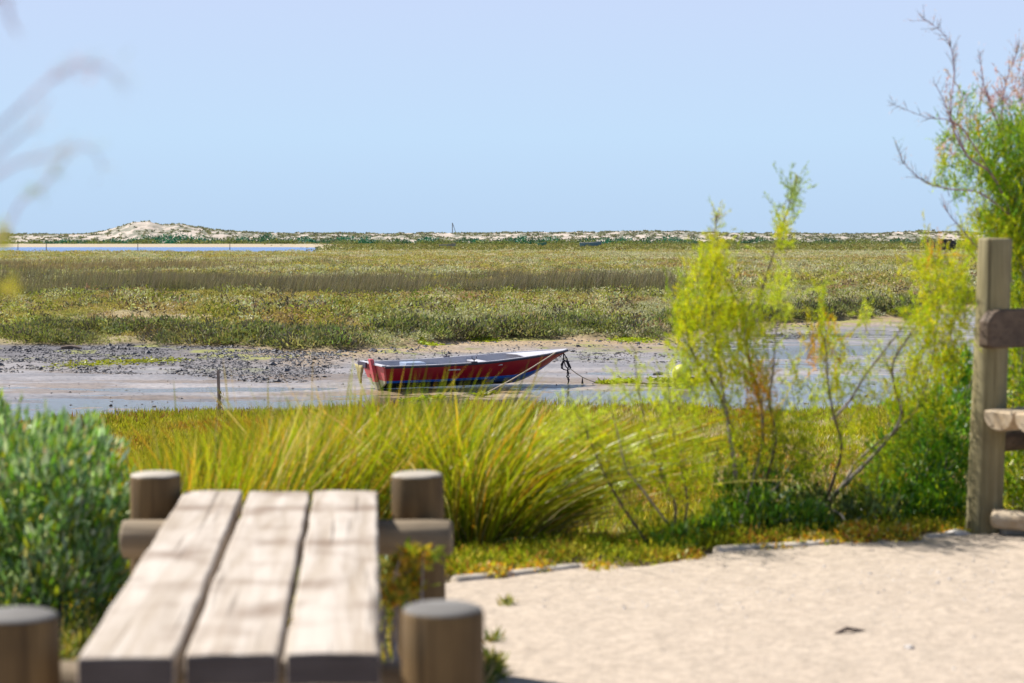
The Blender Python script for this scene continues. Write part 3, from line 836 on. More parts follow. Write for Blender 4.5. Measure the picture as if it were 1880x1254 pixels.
def mast():
    D = 900
    b = P(832, 432, D); r = empty("sailing_boat", (b.x, b.y, -2.6))
    top = P(830.5, 409, D)
    m = MB(); m.tube([(top.x, D, -2.0), (top.x, D, top.z)], [.24, .17], 8); m.build("mast", M['distgrey'], r)
    m = MB(); q = P(837, 428, D); m.tube([(top.x, D, top.z), (q.x, D + .3, q.z)], .15, 6)
    m.build("furled_sail", M['distgrey'], r)
    m = MB()
    vs = []; 
    for i in range(9):
        s = i / 8; xx = b.x - 3.5 + 8 * s; wv = 1.2 * math.sin(min(1, (1 - s) * 1.5) * math.pi / 2)
        vs += [(xx, D - wv, -1.2 + .4 * s), (xx - .3, D, -2.9), (xx, D + wv, -1.2 + .4 * s)]
    fs = [(3 * i + k, 3 * i + k + 1, 3 * i + 4 + k, 3 * i + 3 + k) for i in range(8) for k in range(2)] + [(3 * i, 3 * i + 3, 3 * i + 5, 3 * i + 2) for i in range(8)]
    m.add(vs, fs); m.build("hull", M['white'], r)
    tag(r, "mast of a sailing boat standing up behind the dunes", "sailing boat")
mast()

def marker(name, label, u, v0, v1, D, rad, mat='dark', lean=0.0, grp="marker stakes in the lagoon"):
    t_ = P(u, v0, D); b = P(u, v1, D)
    m = MB(); m.tube([(b.x, D, min(b.z, -1.75)), ((b.x + t_.x) / 2, D, (b.z + t_.z) / 2), (t_.x + lean, D, t_.z)], [rad * 1.15, rad, rad * .9], 7)
    o = m.build(name, M[mat]); tag(o, label, "stake", grp)
    return o
marker("marker_stake", "thin stake leftmost in the lagoon, near the left frame edge", 33, 443, 457, 430, .07)
marker("marker_stake", "thin stake in the lagoon left of the high dune", 85, 445, 460, 400, .08)
marker("marker_stake", "thin stake in the lagoon below the high dune's shoulder", 253, 447, 457, 430, .07)
marker("marker_stake", "thin stake near the right end of the lagoon", 422, 447, 457, 430, .08)

def jetty():
    D = 330
    r = empty("wooden_jetty", P(1736, 462, D))
    def X(u): return (u - 940) / FPX * D
    z0 = -1.25
    def zz(v): return P(0, v, D).z
    m = MB(); m.box(((X(1722) + X(1751)) / 2, D, zz(447)), ((X(1751) - X(1722)) / 2, 0, 0), (0, 1.4, 0), (0, 0, .12)); m.build("deck", M['dark'], r)
    for u, v in ((1726, 447), (1733, 447), (1742, 447), (1750, 441)):
        for dy in (-1.1, 1.1):
            m = MB(); m.tube([(X(u), D + dy, z0), (X(u), D + dy, zz(v))], .13, 7); m.build("pile", M['dark'], r)
    m = MB(); m.box((X(1738), D + .8, zz(443)), (.9, 0, 0), (0, .5, 0), (0, 0, .35)); m.box((X(1744), D - .4, zz(444.5)), (.5, 0, 0), (0, .5, 0), (0, 0, .22)); m.build("crate_pile", M['dark'], r, bevel=.03)
    m = MB(); m.box((X(1740), D + .1, zz(457)), (1.0, 0, 0), (0, .6, 0), (0, 0, .3)); m.build("stored_gear", M['dark'], r, bevel=.05)
    m = MB(); m.tube([(X(1722), D - 1.2, zz(452)), (X(1750), D - 1.2, zz(450))], .07, 5); m.tube([(X(1742), D - 1.15, zz(459)), (X(1749), D - 1.15, zz(448))], .07, 5); m.build("brace", M['dark'], r)
    tag(r, "dark wooden jetty on piles at the far end of the marsh", "jetty")
    for u, v in ((1703, 441), (1715, 446)):
        marker("mooring_post", "short post standing %s the far jetty" % ("well left of" if u < 1710 else "close beside"), u, v, 460, D, .12, 'dark', 0, "posts by the far jetty")
    # pale crates on the ground
    m = MB(); m.box((X(1706), D - 1, z0 + .25), (.5, 0, 0), (0, .4, 0), (0, 0, .22)); o = m.build("crate", M['white'], None, bevel=.03)
    tag(o, "small pale crate on the marsh left of the far jetty", "crate")
jetty()

# ------------------------------------------------------------------ the red boat
def red_boat():
    ang = math.radians(24)
    A = Vector((math.cos(ang), math.sin(ang), 0)); Nn = Vector((math.sin(ang), -math.cos(ang), 0))   # bow, camera side
    D0 = 37.2
    O = P(698.5, 712, D0 + .35); O.z = -1.69
    r = empty("rowing_boat", O)
    heel = math.radians(1.0); trim = math.radians(.5)
    Rm = Matrix.Rotation(math.atan2(A.y, A.x), 4, 'Z') @ Matrix.Rotation(-trim, 4, 'Y') @ Matrix.Rotation(heel, 4, 'X')
    T = Matrix.Translation(O) @ Rm
    L = 3.91
    def W(x, y, z): return T @ Vector((x, y, z))
    # local: x to the bow, y to the far side (port), z up
    def half(s):   # half beam at the gunwale
        return .59 + .10 * math.sin(math.pi * min(1, s / .85) * .75) if s < .45 else (.59 + .10 * math.sin(math.pi * .75 * .45 / .85)) * max(0.0, 1 - ((s - .45) / .55) ** 2.7) ** .8 + .012
    def sheer(s): return .480 - .02 * s + .175 * s ** 2.4
    def keel(s): return .02 + (0 if s < .72 else .40 * ((s - .72) / .28) ** 2.2)
    def rake(s, zf):   # the stem leans forward towards the top; the transom leans back
        b = .0 if s < .7 else .40 * ((s - .7) / .3) ** 1.5 * (zf)
        return b - (.12 * zf) * max(0, 1 - s / .25)
    NS = 28
    rows = [0, .12, .24, .35, .42, .55, .70, .85, 1.0]       # keel .. gunwale
    def sect(s, inner=0.0):
        h = half(s); zs, zk = sheer(s), keel(s)
        pts = []
        for q in rows:
            zf = 0 if q == 0 else (q * .31 / .24 if q <= .24 else .31 + (q - .24) / .76 * .69)
            z = zk + (zs - zk) * (zf if q > .24 else zf)
            yy = h * (0 if q == 0 else (.74 * (q / .24) ** .7 if q <= .24 else .74 + .26 * ((q - .24) / .76) ** .75))
            yy = max(0, yy - inner) if q > 0 else 0
            z = z + (inner * .9 if q <= .24 else 0)
            pts.append((s * (L - .40) + rake(s, zf), yy, z))
        return pts
    SS = [i / NS for i in range(NS + 1)]
    # outer shell; stripe rows: bottom 0-3 dark, 3-4 blue, above red
    mb = MB(); 
    secs = [sect(s) for s in SS]
    nr = len(rows)
    for side in (-1, 1):
        vs = []
        for sc in secs:
            vs += [W(x, side * y, z) for x, y, z in sc]
        for k in range(nr - 1):
            fs = []; 
            for i in range(NS):
                a, b, c, d = i * nr + k, i * nr + k + 1, (i + 1) * nr + k + 1, (i + 1) * nr + k
                fs.append((a, b, c, d) if side > 0 else (d, c, b, a))
            mats = [2 if k < 2 else (1 if k < 3 else 0)] * NS
            o0 = len(mb.v) if k == 0 else o0
            if k == 0: mb.v += [tuple(v) for v in vs]
            mb.f += [tuple(q + o0 for q in f) for f in fs]
            # towards the bow the blue spreads down over the bottom
            mm = []
            for i in range(NS):
                s = SS[i]
                if k >= 3: mm.append(0)
                elif k == 2: mm.append(1)
                elif k == 1: mm.append(1 if s > .56 else 2)
                else: mm.append(1 if s > .72 else 2)
            mb.m += mm
    hull = mb.build("hull", [M['red'], M['blue'], M['hullbottom']], r, smooth=True, angle=28)
    # inner lining
    mi = MB()
    ins = [sect(s, .028) for s in SS]
    for side in (-1, 1):
        vs = []
        for sc in ins: vs += [W(x, side * y, z + .004) for x, y, z in sc]
        fs = []
        for i in range(NS):
            for k in range(nr - 1):
                a, b, c, d = i * nr + k, i * nr + k + 1, (i + 1) * nr + k + 1, (i + 1) * nr + k
                fs.append((d, c, b, a) if side > 0 else (a, b, c, d))
        mi.add(vs, fs)
    mi.build("inner_lining", M['white'], r, smooth=True, angle=28)
    # gunwale capping and dark rubbing strake
    cap = MB(); rub = MB()
    for side in (-1, 1):
        line = [W(sc[-1][0], side * (sc[-1][1] - .012), sc[-1][2] + .012) for sc in secs]
        vs = []
        for i, p_ in enumerate(line):
            t_ = (line[min(i + 1, NS)] - line[max(i - 1, 0)]).normalized()
            up = (Rm.to_3x3() @ Vector((0, 0, 1))); n_ = t_.cross(up).normalized()
            for a, b in ((-.022, -.010), (.022, -.010), (.022, .010), (-.022, .010)): vs.append(p_ + n_ * a + up * b)
        fs = [(4 * i + k, 4 * i + (k + 1) % 4, 4 * i + 4 + (k + 1) % 4, 4 * i + 4 + k) for i in range(NS) for k in range(4)] + [(3, 2, 1, 0), (4 * NS, 4 * NS + 1, 4 * NS + 2, 4 * NS + 3)]
        cap.add(vs, fs)
        rub.tube([W(sc[-1][0] + (.01 if i == NS else 0), side * (sc[-1][1] + .012), sc[-1][2] - .014) for i, sc in enumerate(secs)], .017, 6)
    cap.build("gunwale", M['white'], r, bevel=.004)
    rub.build("rubbing_strake", M['darktrim'], r, smooth=True)
    # transom: paler red above, weedy below
    s0 = secs[0]
    poly = [(x - .004, y, z) for x, y, z in s0] + [(x - .004, -y, z) for x, y, z in reversed(s0[1:])]
    mt = MB()
    kk = 3
    def slab(idx, mi_):
        ps = [poly[i] for i in idx]
        f0 = [W(x - .035, y, z) for x, y, z in ps]; f1 = [W(x, y, z) for x, y, z in ps]; n = len(ps)
        mt.add(f0 + f1, [tuple(reversed(range(n))), tuple(range(n, 2 * n))] + [(i, (i + 1) % n, n + (i + 1) % n, n + i) for i in range(n)], mi_)
    np_ = len(poly)
    slab(list(range(kk, nr)) + list(range(nr, np_ - kk + 1)), 0)
    slab([np_ - kk] + [i % np_ for i in range(np_ - kk + 1, np_ + kk + 1)], 1)
    mt.build("transom", [M['pinkred'], M['palegreen']], r)
    tcap = MB(); g = s0[-1]
    tcap.box(W(g[0] - .03, 0, g[2] + .022), Rm.to_3x3() @ Vector((.045, 0, 0)), Rm.to_3x3() @ Vector((0, g[1] + .03, 0)), Rm.to_3x3() @ Vector((0, 0, .014)))
    tcap.build("transom_cap", M['white'], r, bevel=.004)
    # the red sternpost board with its pale heel
    rp = MB()
    bx = s0[-1][0]
    def post(z0, z1, x0, x1, m_):
        vs = []
        for (xx, zz_) in ((x0, z0), (x1, z1)):
            for dx in (-.115, -.042):
                for dy in (-.065, .065): vs.append(W(xx + dx, dy - .10, zz_))
        rp.add(vs, [(0, 1, 5, 4), (2, 6, 7, 3), (0, 4, 6, 2), (1, 3, 7, 5), (4, 5, 7, 6), (0, 2, 3, 1)], m_)
    post(.02, .17, 0.0, -.055, 1); post(.17, .60, -.055, bx - .03, 0)
    rp.build("sternpost", [M['pinkred'], M['palegreen']], r, bevel=.004)
    # outboard bracket: grey board and canvas hanging at the far corner
    br = MB(); br.box(W(bx - .13, .30, g[2] - .01), Rm.to_3x3() @ Vector((.02, 0, 0)), Rm.to_3x3() @ Vector((0, .22, 0)), Rm.to_3x3() @ Vector((0, 0, .05))); br.build("motor_board", M['darktrim'], r, bevel=.004)
    cv = MB()
    vs = []
    for j in range(7):
        q = j / 6; wv = .19 * (1 - q) ** .7 + .015
        for i in range(6):
            a = -1 + 2 * i / 5
            vs.append(W(bx - .16 + .02 * math.sin(a * 5 + q * 3), .42 + a * wv - .08 * q, g[2] - .03 - .34 * q + .02 * a * a))
    cv.add(vs, [(6 * j + i, 6 * j + i + 1, 6 * j + 7 + i, 6 * j + 6 + i) for j in range(6) for i in range(5)])
    co = cv.build("canvas_flap", paint("khaki_canvas", (.34, .29, .14), .9, .2, .6, (.2, .15, .07), 18), r, smooth=True)
    so_ = co.modifiers.new("thick", 'SOLIDIFY'); so_.thickness = .012
    # thwarts, stern box, bow deck
    def thwart(s, w2, dz, mat, name="thwart"):
        i = int(round(s * NS)); x_, y_, z_ = ins[i][-1]
        b = MB(); R3 = Rm.to_3x3()
        b.box(W(x_, 0, z_ - dz), R3 @ Vector((w2, 0, 0)), R3 @ Vector((0, y_ - .005, 0)), R3 @ Vector((0, 0, .012)))
        return b.build(name, mat, r, bevel=.003)
    thwart(.34, .12, .10, M['white']); thwart(.60, .11, .07, M['white'])
    b = MB(); R3 = Rm.to_3x3()
    b.box(W(.15, 0, .40), R3 @ Vector((.17, 0, 0)), R3 @ Vector((0, .44, 0)), R3 @ Vector((0, 0, .02)))
    b.build("stern_seat", M['white'], r, bevel=.005)
    b = MB(); b.box(W(.60, -.14, .46), R3 @ Vector((.20, 0, 0)), R3 @ Vector((0, .18, 0)), R3 @ Vector((0, 0, .06)))
    b.build("storage_box", M['greyblue'], r, bevel=.008)
    dk = MB(); vs = []; fs = []
    i0 = int(.80 * NS)
    ii = list(range(i0, NS + 1))
    for i in ii:
        x_, y_, z_ = ins[i][-1]
        vs += [W(x_, -y_, z_ + .006), W(x_, 0, z_ + .03), W(x_, y_, z_ + .006)]
    for j in range(len(ii) - 1):
        fs += [(3 * j, 3 * j + 3, 3 * j + 4, 3 * j + 1), (3 * j + 1, 3 * j + 4, 3 * j + 5, 3 * j + 2)]
    dk.add(vs, fs); d_ = dk.build("bow_deck", M['white'], r)
    sm_ = d_.modifiers.new("thick", 'SOLIDIFY'); sm_.thickness = .015
    # rowlocks
    for side in (-1, 1):
        sc = secs[int(.47 * NS)][-1]
        k = MB(); p0 = W(sc[0], side * sc[1], sc[2] + .02)
        R3z = R3 @ Vector((0, 0, 1)); R3x = R3 @ Vector((1, 0, 0))
        k.box(p0, R3x * .06, R3 @ Vector((0, .03, 0)), R3z * .018)
        k.tube([p0, p0 + R3z * .05], .010, 6)
        k.tube([p0 + R3z * .05 + R3x * (.045 * math.cos(a)) + R3z * (.045 + .045 * math.sin(a)) for a in [math.pi * (.85 + 1.3 * j / 8) for j in range(9)]], .008, 6)
        k.build("rowlock", M['darktrim'], r, smooth=True)
    st = MB(); st.tube([W(secs[-1][j][0] + .012, 0, secs[-1][j][2]) for j in range(nr)], .018, 6); st.build("stem", M['red'], r, smooth=True)
    eye = MB(); e0 = W(secs[-1][5][0] + .02, 0, secs[-1][5][2]); eye.tube([e0 + Vector((.03 * math.cos(a), 0, .03 * math.sin(a))) for a in [j * math.pi / 5 for j in range(11)]], .007, 5); eye.build("mooring_ring", M['darktrim'], r)
    tag(r, "red wooden rowing boat with a blue waterline lying on the wet mud of the creek", "boat")
    return W, secs, NS
BW, BSECS, BNS = red_boat()

def curve_rope(name, pts, rad, mat, label, sag=0.0, cat="rope", wob=0, parent=None):
    m = MB(); P_ = [Vector(p) for p in pts]; out_ = []
    for a, b in zip(P_[:-1], P_[1:]):
        for k in range(8):
            t_ = k / 8; q = a.lerp(b, t_); q.z -= sag * 4 * t_ * (1 - t_)
            if wob: q += Vector((random.uniform(-1, 1), random.uniform(-1, 1), random.uniform(-1, 1))) * wob
            out_.append(q)
    out_.append(P_[-1])
    m.tube(out_, rad, 6); o = m.build(name, M[mat], parent, smooth=True)
    if label: tag(o, label, cat)
    return o
bowtip = BW(*[BSECS[-1][-1][0], 0, BSECS[-1][-1][2]])
# stern-side line from the gunwale down to the mud
sc = BSECS[int(.93 * BNS)][-1]
pa = BW(sc[0], -sc[1] - .03, sc[2] + .02)
pb = G(888, 724, -1.69)
curve_rope("mooring_rope", [pa, pb], .011, 'rope', "pale taut rope running from the red boat's gunwale down to the mud", .03)
# bow line with its tangle
q0 = BW(BSECS[-1][6][0] + .03, 0, BSECS[-1][6][2])
Dq = q0.y
def Q(u, v, d=0): return P(u, v, Dq + d)
r = empty("bow_line", q0)
m = MB()
m.tube([q0, Q(1041, 658), Q(1043, 668), Q(1047, 677)], .012, 6)
m.tube([Q(1034, 662), Q(1030, 670), Q(1034, 678), Q(1041, 680), Q(1044, 673), Q(1040, 664), Q(1035, 661), q0], .014, 6)
m.tube([Q(1036, 664, .04), Q(1038, 672, .05), Q(1045, 679, .03), Q(1048, 675), Q(1042, 662)], .012, 6)
m.tube([Q(1033, 659), Q(1036, 661), Q(1033, 668), Q(1031, 677)], .018, 6)
m.build("rope_tangle", M['darkrope'], r, smooth=True)
m = MB()
pp = [Q(1042, 679), Q(1044, 686), Q(1040.5, 691), Q(1044.5, 697), Q(1043, 704), Q(1042, 712)]
pp[-1].z = -1.69
m.tube(pp, [.015, .02, .015, .02, .014, .02], 6)
m.tube([Q(1042, 680), Q(1041, 686), Q(1045, 691), Q(1042, 698)], .011, 6)
m.build("hanging_rope", M['darkrope'], r, smooth=True)
e0 = G(1111, 703, -1.685)
m = MB()
a = Q(1046, 676); n_ = 14
pts = []
for k in range(n_ + 1):
    t_ = k / n_; q = a.lerp(e0, t_); q.z -= .16 * 4 * t_ * (1 - t_) * .5; pts.append(q)
m.tube(pts, .010, 6)
w0 = pts[5].copy()
m.build("anchor_rope", M['rope'], r, smooth=True)
m = MB(); m.tube([w0, w0 + Vector((0, 0, -.06)), w0 + Vector((.0, 0, -.14)), w0 + Vector((-.01, 0, -.20))], [.006, .014, .026, .034], 7); m.build("hanging_weed", M['darkrope'], r, smooth=True)
tag(r, "dark tangled bow line of the red boat reaching right to the mud", "rope")

def weedmat(name, label, pts, n, wd, col=(.27, .33, .02), cat="seaweed"):
    """low strands of algae lying on the mud along a line"""
    P_ = [G(u, v, -1.70) for u, v in pts]
    A = np.array([tuple(p) for p in P_])
    t_ = RNG.random(n) * (len(P_) - 1); i = np.minimum(t_.astype(int), len(P_) - 2); f = (t_ - i)[:, None]
    B = A[i] * (1 - f) + A[i + 1] * f + RNG.normal(size=(n, 3)) * [wd, wd * 1.6, 0]
    B[:, 2] = np.maximum(ground_z(B[:, 0], B[:, 1]), WATER_Z) + RNG.uniform(.0, .035, n)
    V = unit(RNG.normal(size=(n, 3)) * [1, .8, .12] + [0, 0, .12]) * RNG.uniform(.05, .14, (n, 1))
    me = leaf_mesh(name, B, V, RNG.uniform(.015, .045, n), jitter_col(col, n, .3))
    o = link(name, me, M['leaf']); tag(o, label, cat, kind="stuff"); return o
weedmat("seaweed", "green weed caught on the mud end of the pale taut rope", [(880, 725), (905, 722)], 260, .03, (.22, .26, .02))
weedmat("seaweed", "long green strand of weed on the mud below the boat's keel", [(738, 737), (775, 733), (812, 729)], 420, .025)
weedmat("seaweed", "yellow green weed where the anchor rope meets the mud", [(1105, 705), (1130, 703), (1165, 703)], 700, .06, (.34, .38, .02))
weedmat("seaweed", "flat green weed on the mud around the yellow buoy", [(1205, 700), (1240, 703), (1290, 700)], 1100, .10, (.28, .31, .03))
weedmat("seaweed", "bright green weed patch at the foot of the far bank behind the boat's stern", [(770, 641), (800, 643)], 500, .12, (.34, .40, .02))
weedmat("seaweed", "bright green weed patch on the far mud left of the tamarisk", [(1140, 632), (1185, 632)], 900, .22, (.34, .40, .02))
weedmat("seaweed", "vivid green weed patch on the far mud behind the boat's middle", [(855, 630), (900, 634)], 800, .2, (.32, .38, .02))
weedmat("seaweed", "yellow green weed scattered on the dark cloddy mud at the left", [(120, 676), (230, 672), (320, 668)], 900, .28, (.27, .28, .03))

# buoy
def buoy():
    c = G(1252, 702, -1.70); rr = .20
    r = empty("mooring_buoy", c)
    m = MB(); vs = []; nu, nv = 20, 12
    for j in range(nv + 1):
        a = math.pi * j / nv
        for i in range(nu):
            b = 2 * math.pi * i / nu; k = 1 + .05 * math.cos(a)
            vs.append(c + Vector((rr * math.sin(a) * math.cos(b) * k, rr * math.sin(a) * math.sin(b) * k, rr * .88 + rr * .95 * math.cos(a))))
    fs = [(j * nu + i, (j + 1) * nu + i, (j + 1) * nu + (i + 1) % nu, j * nu + (i + 1) % nu) for j in range(nv) for i in range(nu)]
    m.add(vs, fs); m.build("float", M['buoy'], r, smooth=True, angle=80)
    m = MB(); e_ = c + Vector((.19, -.06, .06)); m.tube([e_ + Vector((.045 * math.cos(a), 0, .045 * math.sin(a))) for a in [k * math.pi / 6 for k in range(13)]], .014, 6); m.build("rope_eye", M['darkrope'], r, smooth=True)
    tag(r, "round yellow green buoy resting on the mud right of the boat", "buoy")
buoy()
curve_rope("ground_rope", [G(1165, 703, -1.685), G(1200, 705, -1.685), G(1240, 706, -1.685), G(1282, 705, -1.68)], .016, 'darkrope', "dark rope lying on the mud between the weed and the buoy", 0, "rope", .008)

def stonelike(name, label, c, rx, ry, rz, mat, cat="stone", grp=None):
    m = MB(); vs = []; nu, nv = 14, 9
    ph = random.random() * 9
    for j in range(nv + 1):
        a = math.pi * j / nv
        for i in range(nu):
            b = 2 * math.pi * i / nu
            k = 1 + .16 * math.sin(3 * b + ph + a * 2) + .10 * math.sin(5 * b - ph * 2 + a * 3)
            vs.append((c[0] + rx * math.sin(a) * math.cos(b) * k, c[1] + ry * math.sin(a) * math.sin(b) * k, c[2] + rz * (.35 + math.cos(a) * (1 + .1 * math.sin(b * 2 + ph)))))
    fs = [(j * nu + i, (j + 1) * nu + i, (j + 1) * nu + (i + 1) % nu, j * nu + (i + 1) % nu) for j in range(nv) for i in range(nu)]
    m.add(vs, fs); o = m.build(name, M[mat], None, smooth=True); tag(o, label, cat, grp); return o
c = G(1208, 688, -1.70); stonelike("stone", "small dark stone on the mud left of the buoy", c, .10, .08, .05, 'clod')
c = P(365, 627, 51.5); c.z = ground_z(np.array([c.x]), np.array([c.y]))[0]
def driftlog(name, label, u0, v0, u1, v1, D, rad, mat='greybark'):
    a, b = P(u0, v0, D), P(u1, v1, D)
    for q in (a, b): q.z = float(ground_z(np.array([q.x]), np.array([q.y]))[0]) + rad * .8
    a.z += rad * .6
    m = MB(); mid = (a + b) / 2 + Vector((0, .1, rad * .3)); m.tube([a, a.lerp(mid, .6), mid, mid.lerp(b, .6), b], [rad * .7, rad, rad * 1.1, rad * .8, rad * .4], 10, True, .08)
    o = m.build(name, M[mat], None, smooth=True); tag(o, label, "driftwood")
driftlog("driftwood", "pale driftwood log under the far bank at the left", 346, 632, 400, 634, 50.6, .055)
driftlog("driftwood", "dark driftwood stump on the cloddy mud at the left", 112, 646, 150, 644, 49.0, .05, 'bark')
driftlog("driftwood", "grey driftwood stick below the bank behind the boat's stern", 735, 634, 790, 640, 52.0, .035)
# grey wood branch lying on bank under the tamarisk
# stake in the mud
def stake():
    D = 30.2
    t_ = P(400.5, 681, D); b = P(403.5, 750, D)
    r = empty("wooden_stake", (b.x, D, -1.75))
    m = MB(); w2, d2 = .021, .02
    vs = []
    for (q, zz_) in ((Vector((b.x, D, -1.8)), 0), (Vector((t_.x, D, t_.z)), 1)):
        for dx in (-w2, w2):
            for dy in (-d2, d2): vs.append(q + Vector((dx, dy, .03 * (dx > 0) * zz_)))
    m.add(vs, [(0, 1, 5, 4), (2, 6, 7, 3), (0, 4, 6, 2), (1, 3, 7, 5), (4, 5, 7, 6), (0, 2, 3, 1)])
    m.build("shaft", M['stake'], r, bevel=.003)
    n = 220
    z = RNG.uniform(-1.75, P(0, 716, D).z, n)
    B = np.stack([b.x + RNG.normal(size=n) * .022, D + RNG.normal(size=n) * .022, z], 1)
    me = leaf_mesh("clinging_weed", B, unit(RNG.normal(size=(n, 3)) * [.4, .4, .3] + [0, 0, -1]) * .06, np.full(n, .014), jitter_col((.26, .15, .06), n, .3))
    link("clinging_weed", me, M['leaf'], r)
    tag(r, "square wooden stake standing in the creek at the left", "stake")
stake()

# ------------------------------------------------------------------ the two benches
def lerp_at(D, near, far):
    """world x of an edge that passes through two photo points at seat height"""
    return near + (far - near) * (D - 3.23) / (5.35 - 3.23)

def plank_bench():
    r = empty("park_bench", (-.55, 4.3, 0), math.radians(4))
    ZT = .515
    xn = [(135, 315), (332, 507), (518, 694)]
    xf = [(335, 443), (455, 567), (575, 692)]
    for j in range(3):
        yn = [3.22, 3.235, 3.245][j]; yf = [5.36, 5.35, 5.36][j]
        a0, a1 = [(u - 940) / FPX * yn for u in xn[j]]; b0, b1 = [(u - 940) / FPX * yf for u in xf[j]]
        m = MB(); nx, ny = 10, 60; th = .056
        vs = []
        for i in range(ny + 1):
            t_ = i / ny
            for k in range(nx + 1):
                q = k / nx
                xx = (a0 + (b0 - a0) * t_) * (1 - q) + (a1 + (b1 - a1) * t_) * q
                e_ = .004 * (fbm(np.array([t_ * 14 + j * 9]), np.array([0.0 + (q > .5) * 5]), 3)[0] - .5) * (1 if k in (0, nx) else 0)
                yy = yn + (yf - yn) * t_ + (.012 * (fbm(np.array([q * 3 + j * 5]), np.array([t_ * 3]), 3)[0] - .5) if i in (0, ny) else 0)
                zz_ = ZT + .007 * (fbm(np.array([q * 2 + j * 7.]), np.array([t_ * 5.]), 3)[0] - .5) - .004 * (2 * q - 1) ** 2 * 0
                vs.append((xx + e_ * 2, yy, zz_))
        n0 = (nx + 1)
        nT = len(vs)
        vs += [(x_, y_, z_ - th) for x_, y_, z_ in vs]
        fs = [(i * n0 + k, i * n0 + k + 1, (i + 1) * n0 + k + 1, (i + 1) * n0 + k) for i in range(ny) for k in range(nx)]
        fs += [tuple(nT + q for q in reversed(f)) for f in fs]
        for i in range(ny):
            fs.append((i * n0, (i + 1) * n0, nT + (i + 1) * n0, nT + i * n0))
            fs.append(((i + 1) * n0 + nx, i * n0 + nx, nT + i * n0 + nx, nT + (i + 1) * n0 + nx))
        for k in range(nx):
            fs.append((k + 1, k, nT + k, nT + k + 1))
            fs.append((ny * n0 + k, ny * n0 + k + 1, nT + ny * n0 + k + 1, nT + ny * n0 + k))
        m.add(vs, fs)
        for q in range(len(m.f)):          # shade on the sawn ends is painted in dark
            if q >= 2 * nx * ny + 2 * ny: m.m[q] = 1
        m.build("seat_plank", [M['seat'], M['shadedend']], r, bevel=.007)
    def post(cx, D, top, rad, lean=0, end='sunlitend'):
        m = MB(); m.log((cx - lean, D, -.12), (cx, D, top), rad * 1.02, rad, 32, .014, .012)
        # top cap and rim recoloured; the pale tone paints in sunlight
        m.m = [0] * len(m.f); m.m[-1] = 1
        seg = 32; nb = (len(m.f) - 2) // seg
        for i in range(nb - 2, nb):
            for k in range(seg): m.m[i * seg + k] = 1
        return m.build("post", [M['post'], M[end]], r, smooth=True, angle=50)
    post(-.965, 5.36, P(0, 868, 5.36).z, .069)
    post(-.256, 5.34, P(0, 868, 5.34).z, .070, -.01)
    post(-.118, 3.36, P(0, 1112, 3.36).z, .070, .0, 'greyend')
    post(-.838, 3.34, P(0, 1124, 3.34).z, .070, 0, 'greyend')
    for D, x0, x1, z in ((5.235, -1.032, -.157, .402), (3.47, -.90, -.15, .402)):
        m = MB(); m.log((x0, D, z), (x1, D, z + .004), .050, .048, 24, .012, .03)
        m.build("cross_beam", M['beam'], r, smooth=True, angle=50)
    tag(r, "low plank bench of three bleached boards between four short log posts", "bench")
plank_bench()

